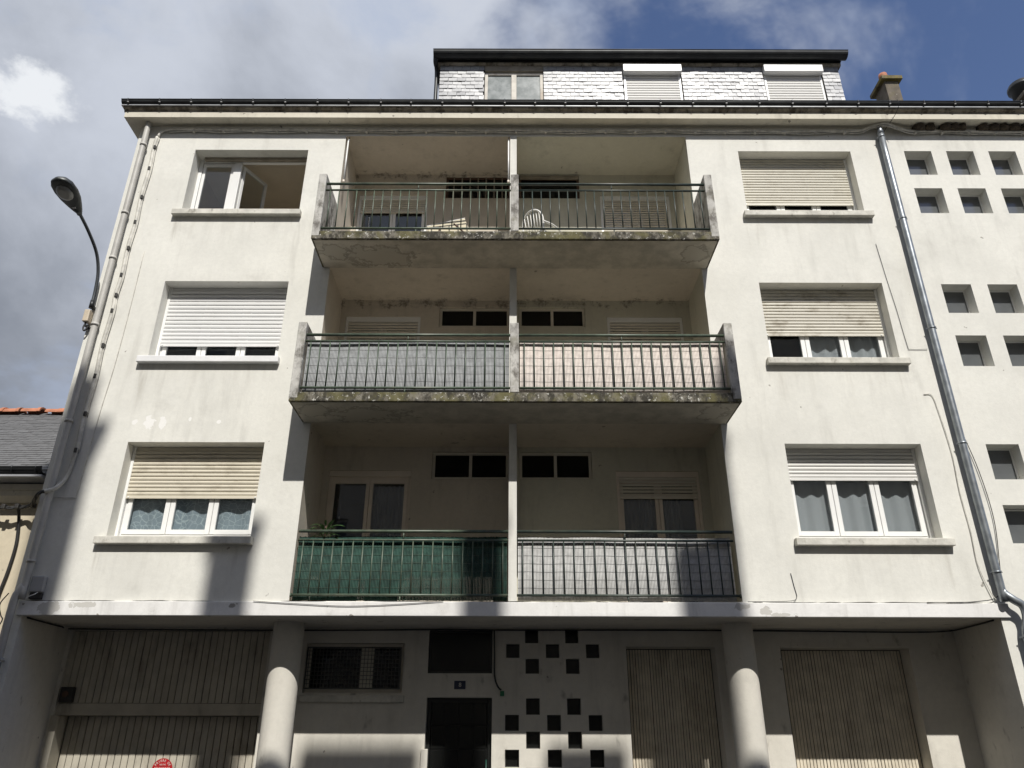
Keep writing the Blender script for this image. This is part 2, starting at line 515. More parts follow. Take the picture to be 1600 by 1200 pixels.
class MB:
    def __init__(s):
        s.bm = bmesh.new()

    def box(s, x0, x1, y0, y1, z0, z1, bev=0.0):
        bm = s.bm
        v = [bm.verts.new(p) for p in ((x0, y0, z0), (x1, y0, z0), (x1, y1, z0), (x0, y1, z0),
                                       (x0, y0, z1), (x1, y0, z1), (x1, y1, z1), (x0, y1, z1))]
        fs = [bm.faces.new([v[i] for i in q]) for q in
              ((0, 3, 2, 1), (4, 5, 6, 7), (0, 1, 5, 4), (1, 2, 6, 5), (2, 3, 7, 6), (3, 0, 4, 7))]
        if bev:
            es = {e for f in fs for e in f.edges}
            bmesh.ops.bevel(bm, geom=list(es), offset=bev, segments=2, profile=0.5, affect='EDGES')
        return s

    def quad(s, *pts):
        s.bm.faces.new([s.bm.verts.new(p) for p in pts])
        return s

    def prism(s, prof, x0, x1, axis='x', smooth=False, caps=True):
        """closed profile of (y,z) points extruded along x (or (x,z) along y, (x,y) along z)"""
        bm = s.bm

        def mk(a, q):
            return {'x': (a, q[0], q[1]), 'y': (q[0], a, q[1]), 'z': (q[0], q[1], a)}[axis]
        A = [bm.verts.new(mk(x0, q)) for q in prof]
        B = [bm.verts.new(mk(x1, q)) for q in prof]
        n = len(prof)
        for i in range(n):
            f = bm.faces.new((A[i], A[(i + 1) % n], B[(i + 1) % n], B[i]))
            f.smooth = smooth
        if caps:
            bm.faces.new(A[::-1])
            bm.faces.new(B)
        return s

    def tube(s, pts, r, seg=8, caps=True):
        bm = s.bm
        pts = [Vector(p) for p in pts]
        rs = r if isinstance(r, (list, tuple)) else [r] * len(pts)
        rings = []
        nrm = None
        for i, p in enumerate(pts):
            d = (pts[min(i + 1, len(pts) - 1)] - pts[max(i - 1, 0)]).normalized()
            if nrm is None:
                a = Vector((0, 0, 1)) if abs(d.z) < 0.9 else Vector((1, 0, 0))
                nrm = d.cross(a).normalized()
            nrm = (nrm - d * nrm.dot(d)).normalized()
            b = d.cross(nrm)
            rings.append([bm.verts.new(p + (nrm * math.cos(t) + b * math.sin(t)) * rs[i])
                          for t in [2 * math.pi * k / seg for k in range(seg)]])
        for i in range(len(rings) - 1):
            for k in range(seg):
                f = bm.faces.new((rings[i][k], rings[i][(k + 1) % seg], rings[i + 1][(k + 1) % seg], rings[i + 1][k]))
                f.smooth = True
        if caps:
            bm.faces.new(rings[0][::-1])
            bm.faces.new(rings[-1])
        return s

    def wall(s, x0, x1, z0, z1, y, holes, cell=99):
        """front face at y (facing -y) with rectangular holes (hx0,hx1,hz0,hz1,depth) and their reveals"""
        bm = s.bm
        xs = sorted({x0, x1} | {min(max(h[i], x0), x1) for h in holes for i in (0, 1)})
        zs = sorted({z0, z1} | {min(max(h[i], z0), z1) for h in holes for i in (2, 3)})
        vs = {}

        def V(x, z):
            if (x, z) not in vs:
                vs[(x, z)] = bm.verts.new((x, y, z))
            return vs[(x, z)]
        for i in range(len(xs) - 1):
            for j in range(len(zs) - 1):
                mx, mz = (xs[i] + xs[i + 1]) / 2, (zs[j] + zs[j + 1]) / 2
                if any(h[0] < mx < h[1] and h[2] < mz < h[3] for h in holes):
                    continue
                bm.faces.new((V(xs[i], zs[j]), V(xs[i + 1], zs[j]), V(xs[i + 1], zs[j + 1]), V(xs[i], zs[j + 1])))
        for h in holes:
            a, b, c, d, dep = h[:5]
            e = y + dep
            if dep <= 0:
                continue
            s.quad((a, y, c), (a, y, d), (a, e, d), (a, e, c))
            s.quad((b, y, c), (b, e, c), (b, e, d), (b, y, d))
            s.quad((a, y, d), (b, y, d), (b, e, d), (a, e, d))
            if c > z0:
                s.quad((a, y, c), (a, e, c), (b, e, c), (b, y, c))
        return s

    def room(s, x0, x1, y0, y1, z0, z1):
        """five inward faces, open towards -y"""
        s.quad((x0, y1, z0), (x1, y1, z0), (x1, y1, z1), (x0, y1, z1))
        s.quad((x0, y0, z0), (x0, y1, z0), (x0, y1, z1), (x0, y0, z1))
        s.quad((x1, y0, z0), (x1, y0, z1), (x1, y1, z1), (x1, y1, z0))
        s.quad((x0, y0, z1), (x0, y1, z1), (x1, y1, z1), (x1, y0, z1))
        s.quad((x0, y0, z0), (x1, y0, z0), (x1, y1, z0), (x0, y1, z0))
        return s

    def ring(s, x0, x1, z0, z1, y0, y1, w, bev=0.0, wb=None):
        wb = w if wb is None else wb
        s.box(x0, x0 + w, y0, y1, z0, z1, bev)
        s.box(x1 - w, x1, y0, y1, z0, z1, bev)
        s.box(x0 + w, x1 - w, y0 + .001, y1 - .001, z0, z0 + wb, 0)
        s.box(x0 + w, x1 - w, y0 + .001, y1 - .001, z1 - w, z1, 0)
        return s

    def mesh(s, name, mat, recalc=False):
        if recalc:
            bmesh.ops.recalc_face_normals(s.bm, faces=s.bm.faces)
        me = bpy.data.meshes.new(name)
        s.bm.to_mesh(me)
        s.bm.free()
        me.materials.append(M[mat] if isinstance(mat, str) else mat)
        return me

    def obj(s, name, mat, parent=None, **kw):
        rc = kw.pop('recalc', False)
        return add(name, s.mesh(name, mat, rc), parent, **kw)


def add(name, me, parent=None, loc=(0, 0, 0), rot=None, label=None, cat=None, group=None, kind=None):
    o = bpy.data.objects.new(name, me)
    C.objects.link(o)
    w = Vector(loc)
    LOC[o] = w
    if parent is not None:
        o.parent = parent
        o.location = w - LOC[parent]
    else:
        o.location = w
    if rot is not None:
        o.rotation_euler = rot
    for k, v in (('label', label), ('category', cat), ('group', group), ('kind', kind)):
        if v:
            o[k] = v
    return o


def smooth_path(pts, n=6):
    P = [Vector(p) for p in pts]
    P = [P[0] * 2 - P[1]] + P + [P[-1] * 2 - P[-2]]
    out = []
    for i in range(1, len(P) - 2):
        for k in range(n):
            t = k / n
            a, b, c, d = P[i - 1], P[i], P[i + 1], P[i + 2]
            out.append(0.5 * ((2 * b) + (c - a) * t + (2 * a - 5 * b + 4 * c - d) * t * t + (3 * b - a - 3 * c + d) * t ** 3))
    out.append(P[-2])
    return out


# ------------------------------------------------------------------ the setting
MB().quad((-900, -900, -.05), (900, -900, -.05), (900, 900, -.05), (-900, 900, -.05)).obj('ground', 'terrain', kind='structure')
MB().box(-60, 60, -9.6, -1.8, -.04, 0).obj('road', 'road', kind='structure')
MB().box(-60, 60, -1.65, 1.9, -.04, .12).obj('pavement', 'pave', kind='structure')
MB().box(-60, 60, -11.7, -9.75, -.04, .12).obj('pavement_opposite', 'pave', kind='structure')
kb = MB()
kb.box(-60, 60, -1.8, -1.652, -.04, .125, .012).obj('kerb', 'kerb', kind='structure')
MB().box(-60, 60, -9.748, -9.6, -.04, .125, .012).obj('kerb_opposite', 'kerb', kind='structure')

# ------------------------------------------------------------------ apartment building
XL, XR, ZT = -7.0, 15.0, 12.12
apt = top('apartment_building', 'white rendered four-storey apartment block with central stacked balconies', 'building', (0, 0, 0))
LX0, LX1, LZ0, LZ1, LY = -3.12, 3.24, 3.375, 11.87, 1.07     # loggia recess
GY = 1.27                                                     # recessed ground-floor wall
WX = {'L': (-5.885, -3.79), 'R': (4.18, 6.265)}
WZ = {3: (10.10, 11.53), 2: (7.185, 8.655), 1: (4.265, 5.745)}
holes = [(LX0, LX1, LZ0, LZ1, 0), (-6.80, 6.80, -1, 3.362, 0)]
for sd in 'LR':
    for f in (1, 2, 3):
        holes.append((*WX[sd], *WZ[f], .30))
SQ = []   # square stair windows of the right-hand wing
for c in range(6):
    for (za, zb) in ((10.985, 11.543), (10.12, 10.677), (8.07, 8.633), (7.083, 7.645), (5.182, 5.745), (4.215, 4.786)):
        a = 7.262 + c * 0.783
        SQ.append((a, a + .505, za, zb))
holes += [(a, b, c, d, .26) for a, b, c, d in SQ]
w = MB()
w.wall(XL, XR, 0, ZT, 0, holes)
# outer shell: sides, back
w.quad((XL, 0, 0), (XL, 0, ZT), (XL, 10, ZT), (XL, 10, 0))
w.quad((XR, 0, 0), (XR, 10, 0), (XR, 10, ZT), (XR, 0, ZT))
w.quad((XL, 10, 0), (XL, 10, ZT), (XR, 10, ZT), (XR, 10, 0))
w.obj('wall', 'wall', apt)

# loggia recess: side walls, back walls with openings, ceiling
DL, DR = (-3.02, -1.66), (1.72, 3.09)      # french doors
HL, HR = (-1.325, -0.05), (0.125, 1.33)    # high windows
hz = {3: (11.285, 11.835), 2: (8.39, 8.795), 1: (5.515, 5.99)}
dz = {3: (9.085, 11.36), 2: (6.215, 8.60), 1: (3.38, 5.66)}
lb = {}
for nm, x0, x1, dd, hh, mt in (('l', LX0, .015, DL, HL, 'loggia'), ('r', .015, LX1, DR, HR, 'loggia_g')):
    b = MB()
    hs = []
    for f in (1, 2, 3):
        hs.append((*dd, *dz[f], .10))
        hs.append((*hh, *hz[f], .12))
    b.wall(x0, x1, LZ0, LZ1, LY, hs)
    if nm == 'l':
        b.quad((LX0, 0, LZ0), (LX0, LY, LZ0), (LX0, LY, LZ1), (LX0, 0, LZ1))
    else:
        b.quad((LX1, 0, LZ0), (LX1, 0, LZ1), (LX1, LY, LZ1), (LX1, LY, LZ0))
    b.quad((x0, 0, LZ1), (x0, LY, LZ1), (x1, LY, LZ1), (x1, 0, LZ1))
    lb[nm] = b.obj('loggia_wall', mt, apt)
MB().box(LX0, LX1, .002, LY, LZ0 - .1, LZ0).obj('loggia_floor', 'loggia', apt)
MB().box(-.045, .075, 0, LY, LZ0, LZ1 - .001).obj('partition_wall', 'wall', apt)

# balconies
for f, z0, z1 in ((3, 8.932, 9.085), (2, 6.068, 6.215)):
    bal = MB().box(-3.25, 3.345, -.84, 0, z0, z1, .012).obj('balcony', 'slab', apt)
    inner = MB().box(LX0 + .001, LX1 - .001, .001, LY - .001, z0 + .004, z1 - .004)
    inner.obj('floor_slab', 'loggia', bal)
    # painted underside sheet a few millimetres below the raw slab
    MB().box(-3.215, 3.31, -.80, -.002, z0 - .006, z0 - .001).obj('underside', 'ceil', bal)
    zt = z1 + 1.175
    MB().box(-3.252, -3.122, -.842, -.001, z1 - .10, zt, .012).obj('side_parapet', 'parapet', bal)
    MB().box(3.215, 3.347, -.842, -.001, z1 - .10, zt, .012).obj('side_parapet', 'parapet', bal)
    MB().box(-.030, .102, -.846, -.72, z1 - .002, zt - .01, .012).obj('centre_post', 'parapet', bal)


def railing(parent, x0, x1, y, zs, mat, n, stub=True, br=.0105):
    zt, zm, zb = zs
    for z, r in ((zt, .023), (zm, .017), (zb, .019)):
        MB().tube([(x0, y, z), (x1, y, z)], r, 10).obj('rail', mat, parent)
    me = MB().tube([(0, 0, zb + .015), (0, 0, zm - .012)], br, 6).mesh('baluster', mat)
    for i in range(n):
        add('baluster', me, parent, (x0 + (i + .55) * (x1 - x0) / (n + .1), y, 0))
    if stub:
        xm = x0 + (n // 2 + .55) * (x1 - x0) / (n + .1)
        MB().tube([(xm, y, zm + .01), (xm, y, zt - .01)], .010, 6).obj('stub', mat, parent)
        MB().tube([(xm, y, zb - .10), (xm, y, zb - .01)], .010, 6).obj('stub', mat, parent)


bals = [o for o in apt.children if o.name.startswith('balcony')]
for bal, zs in ((bals[0], (10.08, 9.95, 9.17)), (bals[1], (7.19, 7.08, 6.305))):
    for x0, x1, mt in ((-3.122, -.030, 'rail' if zs[0] > 9 else 'rail'), (.102, 3.215, 'rail_dark' if zs[0] > 9 else 'rail')):
        railing(bal, x0, x1, -.79, zs, mt, 21)
rl = MB().tube([(LX0, .03, 3.46), (LX0 + .02, .03, 3.46)], .03, 10).obj('railing', 'rail', apt)
railing(rl, LX0 + .02, -.047, .03, (4.375, 4.245, 3.465), 'rail', 21)
rr = MB().tube([(LX1 - .02, .03, 3.46), (LX1, .03, 3.46)], .03, 10).obj('railing', 'rail_dark', apt)
railing(rr, .077, LX1 - .02, .03, (4.375, 4.245, 3.465), 'rail_dark', 21)


# ---- windows
def slat_mesh(L, mat, p=.055, g=.007):
    q = [(.002, 0), (-.007, .008), (-.012, p * .42), (-.009, p - g - .011), (.002, p - g), (.006, p - g), (.006, 0)]
    b = MB()
    b.prism(q[::-1], 0, L)
    return b.mesh('slat', mat)


def shutter(parent, x0, x1, ztop, zbot, y, mat, rail_mat='pvc', p=.055, rails=True, zlow=None, box=0.0):
    zl = zbot if zlow is None else zlow
    sh = MB().box(x0 + .046, x1 - .046, y + .013, y + .03, ztop - .03, ztop - .001).obj('roller_shutter', rail_mat, parent)
    for q in (x0, x1 - .045):
        MB().box(q, q + .045, y - .018, y + .03, zl, ztop - .001, .003).obj('guide_rail', rail_mat, sh)
    me = slat_mesh(x1 - x0 - .08, mat, p, .013 if mat == 'sh_log' else .007)
    n = int((ztop - zbot - .05) / p)
    for i in range(n):
        add('slat', me, sh, (x0 + .04, y + rnd.uniform(-.0012, .0012), zbot + .05 + i * p), rot=(rnd.uniform(-.02, .02), 0, 0))
    zz = zbot + .05 + n * p
    if ztop - zz > .006:
        MB().box(x0 + .046, x1 - .046, y + .004, y + .012, zz, ztop - .002).obj('top_slat', mat, sh)
    MB().box(x0 + .045, x1 - .045, y - .010, y + .012, zbot, zbot + .048, .004).obj('bottom_bar', mat, sh)
    for q in (.07, x1 - x0 - .10):
        MB().box(x0 + q, x0 + q + .022, y - .024, y - .010, zbot + .008, zbot + .030, .003).obj('stopper', rail_mat, sh)
    return sh


def leaf(parent, x0, x1, z0, z1, y, mat='pvc', gl='glass', w=.055, d=.05):
    lf = MB().ring(x0, x1, z0, z1, y, y + d, w, .005).obj('casement', mat, parent)
    pc = ((x0 + x1) / 2, y + d * .4 + .003, (z0 + z1) / 2)
    hx, hz_ = (x1 - x0) / 2 - w + .004, (z1 - z0) / 2 - w + .004
    pn_ = MB().box(-hx, hx, -.003, .003, -hz_, hz_).obj('pane', gl, parent, loc=pc, rot=(rnd.uniform(-.012, .012), 0, rnd.uniform(-.012, .012)))
    return lf, pn_


def facade_window(sd, f, smat, zbot, leaves=3, sill='sill', room='dark_room'):
    x0, x1 = WX[sd]
    z0, z1 = WZ[f]
    fr = MB().ring(x0 + .002, x1 - .002, z0, z1, .272, .335, .065, .005, .11)
    n = leaves
    fw_ = (x1 - x0 - .13) / max(1, n)
    win = fr.obj('window', 'pvc', apt)
    if n:
        for i in range(n):
            leaf(win, x0 + .065 + i * fw_ + .004, x0 + .065 + (i + 1) * fw_ - .004, z0 + .114, z1 - .069, .262, w=.072)
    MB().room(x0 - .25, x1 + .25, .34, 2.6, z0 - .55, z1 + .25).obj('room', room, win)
    ov = .125 if sd == 'L' else .085
    MB().box(x0 - ov, x1 + (.05 if sd == 'L' else .115), -.10, .275, z0 - .105, z0 + .004, .010).obj('sill', sill, win)
    if smat:
        shutter(apt, x0 + .002, x1 - .002, z1 - .002, zbot, .225, smat, zlow=z0 + .006, p=.074 if smat == 'sh_white' else .060)
    return win


facade_window('L', 2, 'sh_white', 7.52, sill='white_sill')
facade_window('L', 1, 'sh_cream', 4.915)
facade_window('R', 3, 'sh_beige', 10.455)
facade_window('R', 2, 'sh_dirty', 7.745)
facade_window('R', 1, 'sh_attic', 5.225)
w3 = facade_window('L', 3, None, 0, leaves=0, room='room')
x0, x1 = WX['L']
z0, z1 = WZ[3]
MB().box(x0 + .1, x1 - .05, .20, .27, z1 - .06, z1 - .001, .004).obj('shutter_slot', 'wood_trim', w3)
leaf(w3, x0 + .075, x0 + .66, z0 + .08, z1 - .09, .285)
MB().box(x0 + .66, x0 + .80, .262, .33, z0 + .076, z1 - .066, .005).obj('mullion', 'pvc', w3)
for nm, ax, ang, wd in (('casement', x0 + .82, math.radians(62), .60), ('casement', x1 - .07, math.radians(180 - 84), .60)):
    b = MB().ring(0, wd, z0 + .08, z1 - .09, 0, .05, .055, .005)
    cs = b.obj('casement', 'pvc', w3, loc=(ax, .34, 0), rot=(0, 0, ang))
    p = MB().box(.055, wd - .055, .02, .026, z0 + .135, z1 - .145).obj('pane', 'glass', cs, loc=(ax, .34, 0))


def french_door(f, side, mat='pvc', cover=None, smat='sh_log', dark=True, gl='glass'):
    x0, x1 = DL if side == 'l' else DR
    z0, z1 = dz[f]
    dr = MB().ring(x0 + .002, x1 - .002, z0, z1 - .10, LY + .06, LY + .12, .05, .005).obj('french_door', mat, apt)
    xm = (x0 + x1) / 2
    leaf(dr, x0 + .052, xm - .003, z0 + .052, z1 - .152, LY + .052, mat, gl, .058)
    leaf(dr, xm + .003, x1 - .052, z0 + .052, z1 - .152, LY + .052, mat, gl, .058)
    MB().box(x0 + .002, x1 - .002, LY + .015, LY + .11, z1 - .099, z1 - .002, .006).obj('shutter_box', mat, dr)
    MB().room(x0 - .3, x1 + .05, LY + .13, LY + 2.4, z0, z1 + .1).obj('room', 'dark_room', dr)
    if cover is not None:
        shutter(apt, x0 + .002, x1 - .002, z1 - .10, cover, LY + .028, smat, mat, zlow=z0 + .02)
    return dr


french_door(3, 'l', cover=10.94, smat='sh_beige')
french_door(3, 'r', cover=9.25, smat='sh_log')
french_door(2, 'l', cover=6.4)
french_door(2, 'r', cover=6.4)
french_door(1, 'l', mat='pvc_beige')
french_door(1, 'r', cover=5.19, mat='pvc_beige')
for f in (1, 2, 3):
    for side, (x0, x1) in (('l', HL), ('r', HR)):
        z0, z1 = hz[f]
        mt = 'wood_brown' if f == 3 else 'sh_log'
        hw = MB().ring(x0 + .002, x1 - .002, z0, z1, LY + .05, LY + .10, .045, .004).obj('high_window', mt, apt)
        xm = (x0 + x1) / 2
        if f < 3:
            MB().box(xm - .025, xm + .025, LY + .045, LY + .10, z0 + .046, z1 - .046, .003).obj('mullion', mt, hw)
            for a, b in ((x0 + .046, xm - .026), (xm + .026, x1 - .046)):
                MB().box(a, b, LY + .07, LY + .076, z0 + .046, z1 - .046).obj('pane', 'glass_dark', hw)
        else:
            MB().box(x0 + .046, x1 - .046, LY + .07, LY + .076, z0 + .046, z1 - .046).obj('pane', 'glass_dark', hw)
            if side == 'l':
                me = MB().box(-.012, .012, LY + .02, LY + .045, z0 + .01, z1 - .01, .003).mesh('window_bar', 'wood_trim')
                for i in range(7):
                    add('window_bar', me, hw, (x0 + .16 + i * .16, 0, 0))
            else:
                MB().box(x0 + .01, x1 - .01, LY - .03, LY + .04, z1 - .06, z1 - .002, .005).obj('shutter_box', 'wood_trim', hw)
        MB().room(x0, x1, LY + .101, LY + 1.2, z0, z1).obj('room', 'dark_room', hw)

# square windows of the right-hand wing
pm = MB().ring(0, .505, 0, .56, .20, .245, .022, .003).mesh('window_frame', 'pvc')
gm = MB().box(.022, .483, .215, .221, .022, .538).mesh('pane', 'glass_stair')
for a, b, c, d in SQ:
    sw = add('square_window', pm, apt, (a, 0, c))
    add('pane', gm, sw, (a, 0, c))
MB().box(6.95, 12.5, .255, .265, 4.0, 11.7).obj('stairwell_lining', 'dark_room', apt)

# ---- cornice and gutter
CO = MB()
CO.prism([(-.25, 12.085), (-.25, 12.212), (.35, 12.212), (.35, 12.085)][::-1], XL - .22, XR + .2)
CO.obj('cornice', 'cream', apt, recalc=True)
mo = [(-.243, 12.213), (-.252, 12.222), (-.262, 12.245), (-.290, 12.262), (-.302, 12.275), (-.308, 12.295), (.3, 12.295), (.3, 12.213)]
MB().prism(mo[::-1], XL - .245, XR + .2).obj('cornice_moulding', 'moulding', apt, recalc=True)
MB().prism([(-.335, 12.297), (-.335, 12.312), (.3, 12.335), (.3, 12.297)][::-1], XL - .28, XR + .2).obj('zinc_strip', 'zinc_pale', apt, recalc=True)
MB().box(XL - .22, XL - .002, .35, 9.8, 12.085, 12.30).obj('side_eave', 'moulding', apt)


def gutter(x0, x1, y, z, r, mat, parent, name='gutter'):
    """open half-round gutter with a rolled front bead"""
    b = MB()
    out = [(y + r * math.cos(t), z + r * math.sin(t)) for t in [math.pi + math.pi * k / 10 for k in range(11)]]
    inn = [(y + (r - .006) * math.cos(t), z + (r - .006) * math.sin(t)) for t in [math.pi + math.pi * k / 10 for k in range(11)]]
    b.prism(out + inn[::-1], x0, x1, smooth=False)
    b.tube([(x0, y - r, z + .004), (x1, y - r, z + .004)], .010, 8)
    return b.obj(name, mat, parent, recalc=True, kind=None)


gt = gutter(XL - .275, XR + .2, -.305, 12.395, .075, 'zinc_dark', apt)
hk = MB()
hk.tube([(0, -.305 + .083 * math.cos(t), 12.395 + .083 * math.sin(t)) for t in [math.pi * .95 + math.pi * .75 * k / 6 for k in range(7)]], .012, 6)
hk = hk.mesh('gutter_hook', 'zinc_dark')
tip = MB().box(-.016, .016, -.383, -.362, 12.330, 12.350, .004).mesh('hook_tip', 'box_grey')
i = 0
x = XL - .15
while x < XR:
    g = add('gutter_hook', hk, gt, (x, 0, 0))
    add('hook_rivet', tip, gt, (x + .004, 0, .0))
    x += .60 + rnd.uniform(-.04, .04)
# main roof: low slope behind the gutter
MB().prism([(-.22, 12.352), (3.0, 13.0), (10, 12.4), (10, 12.3), (-.22, 12.338)], XL - .2, XR).obj('roof', 'roofing', apt, recalc=True)

# ---- attic storey, slate hung
AX0, AX1, AY, AZ0, AZ1 = -1.585, 7.11, 1.2, 12.3, 15.17
aw = [(-.612, .662, 13.3, 15.05), (2.40, 3.66, 13.3, 15.0), (5.455, 6.73, 13.3, 15.0)]
at = MB()
at.wall(AX0, AX1, AZ0, AZ1, AY, [(a, b, c, d, .12) for a, b, c, d in aw])
at.quad((AX0, AY, AZ0), (AX0, AY, AZ1), (AX0, 6, AZ1), (AX0, 6, AZ0))
at.quad((AX1, AY, AZ0), (AX1, 6, AZ0), (AX1, 6, AZ1), (AX1, AY, AZ1))
att = at.obj('attic_wall', 'joint', apt)
SW, SH = .190, .106
sm = []
for v in range(4):
    c1, c2 = rnd.uniform(.006, .014), rnd.uniform(.006, .016)
    b = MB()
    # lower corners clipped a little, bottom edge proud of the course below
    q = [(c1 + .002, 0), (SW - .004 - c2, 0), (SW - .004, c2), (SW - .004, SH + .03), (0.002, SH + .03), (0.002, c1)]
    bm = b.bm
    A = [bm.verts.new((p, -.016 + .013 * (z / (SH + .03)), z)) for p, z in q]
    B = [bm.verts.new((p, -.010 + .012 * (z / (SH + .03)), z)) for p, z in q]
    n = len(q)
    bm.faces.new(A)
    bm.faces.new(B[::-1])
    for i in range(n):
        bm.faces.new((A[i], B[i], B[(i + 1) % n], A[(i + 1) % n]))
    sm.append(b.mesh('slate', 'slate'))
far = MB()
for (a, b_) in ((AX0, -.617), (.667, 2.39), (3.67, 5.445), (6.74, AX1)):
    z = AZ1 - .20
    r = 0
    while z > 13.3:
        x = a - (SW / 2 if r % 2 else 0)
        while x < b_ - .02:
            x_0, x_1 = max(x, a), min(x + SW, b_)
            if x_1 - x_0 > .03:
                if z > 13.78:
                    o = add('slate', sm[rnd.randrange(4)], att, (x_0, AY - .002 + rnd.uniform(-.0015, .0015), z + rnd.uniform(-.003, .003)),
                            rot=(rnd.uniform(-.028, .028), rnd.uniform(-.010, .010), rnd.uniform(-.04, .04)))
                    o.scale.x = (x_1 - x_0) / SW
                else:
                    far.box(x_0, x_1 - .004, AY - .014, AY - .004, z, z + SH)
            x += SW
        z -= SH
        r += 1
far.obj('lower_slates', 'slate', att, kind='stuff')
# attic window with weathered timber frame
a, b_, c, d = aw[0]
awn = MB().ring(a + .005, b_ - .005, c, 14.84, AY + .03, AY + .10, .065, .004).obj('attic_window', 'wood_old', apt)
MB().box((a + b_) / 2 - .055, (a + b_) / 2 + .055, AY + .02, AY + .10, c + .07, 14.77, .004).obj('mullion', 'wood_old', awn)
for p, q in ((a + .07, (a + b_) / 2 - .056), ((a + b_) / 2 + .056, b_ - .07)):
    MB().box(p, q, AY + .06, AY + .066, c + .066, 14.774).obj('pane', 'glass_cloud_reflect', awn)
MB().box(a + .003, b_ - .003, AY - .02, AY + .09, 14.842, 15.04, .004).obj('head_board', 'wood_trim', awn)
MB().room(a, b_, AY + .11, AY + 2.2, c, 15.0).obj('room', 'dark_room', awn)
for a, b_, c, d in aw[1:]:
    sh = shutter(apt, a + .01, b_ - .01, 14.78, c + .1, AY + .03, 'sh_attic', p=.072, zlow=c)
    MB().box(a - .005, b_ + .005, AY - .115, AY + .06, 14.755, 14.965, .012).obj('shutter_box', 'pvc', sh)
    MB().box(a, b_, AY + .115, AY + .12, c, d).obj('back_panel', 'joint', sh)
# attic eave
ev = MB().prism([(AY - .02, 15.045), (AY - .06, 15.06), (AY - .06, 15.17), (6, 15.17), (6, 15.045)][::-1], AX0 - .06, AX1 + .06)
ave = ev.obj('attic_eave', 'zinc_dark', apt, recalc=True)
MB().prism([(AY - .035, 14.985), (AY - .065, 15.02), (AY - .065, 15.043), (AY + .1, 15.043), (AY + .1, 14.985)][::-1], AX0 - .05, AX1 + .06).obj('eave_moulding', 'moulding', ave, recalc=True)
MB().prism([(AY - .1, 15.21), (3.6, 15.75), (6.1, 15.2), (6.1, 15.172), (AY - .1, 15.172)], AX0 - .12, AX1 + .12).obj('attic_roof', 'roofing', apt, recalc=True)
ag = gutter(AX0 - .14, AX1 + .16, AY - .165, 15.19, .125, 'zinc_dark', apt)
MB().tube(smooth_path([(AX0 - .11, AY - .16, 15.15), (AX0 - .11, AY - .10, 15.0), (AX0 - .09, AY + .1, 14.8), (AX0 - .09, AY + .12, 13.2)]), .04, 10).obj('swan_neck', 'zinc_dark', ag)

# ---- chimneys on the roof
ch = MB().box(9.93, 10.29, 4.02, 4.56, 12.4, 17.60).obj('chimney', 'chimney', apt)
MB().box(9.83, 10.38, 3.92, 4.66, 17.602, 17.72, .012).obj('cap', 'moss_cap', ch)
MB().tube([(10.08, 4.25, 17.72), (10.08, 4.25, 18.0), (10.08, 4.25, 18.08)], [.125, .115, .105], 16).obj('chimney_pot', 'tile_red', ch)
ch = MB().box(13.55, 14.2, 4.0, 4.7, 12.4, 17.05).obj('chimney', 'chimney', apt)
MB().box(13.45, 14.3, 3.9, 4.8, 17.052, 17.16, .012).obj('cap', 'chimney', ch)
MB().tube([(13.78, 4.3, 17.16), (13.78, 4.3, 17.55), (13.78, 4.3, 17.6), (13.78, 4.3, 17.62), (13.78, 4.3, 17.68), (13.78, 4.3, 17.69), (13.78, 4.3, 17.75)], [.27, .27, .34, .34, .34, .3, .3], 20).obj('vent_cowl', 'zinc_dark', ch)

# ---- canopy over the ground floor
can = MB().box(-6.87, 6.93, -.038, .05, 3.17, 3.362, .008).obj('canopy', 'fascia', apt)
MB().box(-6.80, 6.80, .051, GY + .3, 3.174, 3.36).obj('canopy_soffit', 'ground', can)

jn = MB()
x = -6.8
while x < 6.8:
    ln = rnd.uniform(.15, .9)
    if rnd.random() < .72:
        jn.tube([(x + k * ln / 4, -.006, 3.368 + rnd.uniform(-.002, .009)) for k in range(5)], [.001, .005, .0035, .006, .001], 5)
    x += ln
jn.obj('open_joint', 'joint', can, kind='stuff')

# ---- recessed ground floor
LG, G2, G3 = (-6.74, -3.70), (1.75, 3.105), (4.10, 6.06)
gh = [(*LG, -1, 3.135, .42), (-3.12, -1.63, 2.25, 2.955, .16), (-1.262, -.288, 2.527, 3.15, .10), (-1.255, -.284, -1, 2.19, .22),
      (*G2, -1, 2.912, .34), (*G3, -1, 2.905, .34)]
CH = []
for z0, z1, xs in ((2.962, 3.168, (.21, .825)), (2.748, 2.952, (-.079, .526, 1.137)), (2.524, 2.738, (.215, .826)),
                   (1.957, 2.183, (.22, .828)), (1.742, 1.956, (-.09, .529, 1.14)), (1.506, 1.733, (.219, .83)),
                   (1.264, 1.493, (-.088, .531, 1.143)), (1.03, 1.255, (.219, .83))):
    for xx in xs:
        CH.append((xx, xx + .205, z0, z1))
gh += [(*h, .14) for h in CH]
g = MB()
g.wall(-6.80, 6.80, 0, 3.175, GY, gh)
g.quad((-6.80, 0, 0), (-6.80, GY, 0), (-6.80, GY, 3.175), (-6.80, 0, 3.175))
g.quad((6.80, 0, 0), (6.80, 0, 3.175), (6.80, GY, 3.175), (6.80, GY, 0))
gw = g.obj('entrance_wall', 'ground', apt)
pn = MB().box(0, .205, .120, .128, 0, .206).mesh('pane', 'door_glass')
bk = MB().box(0, .205, .140, .146, 0, .206).mesh('backing', 'dark_room')
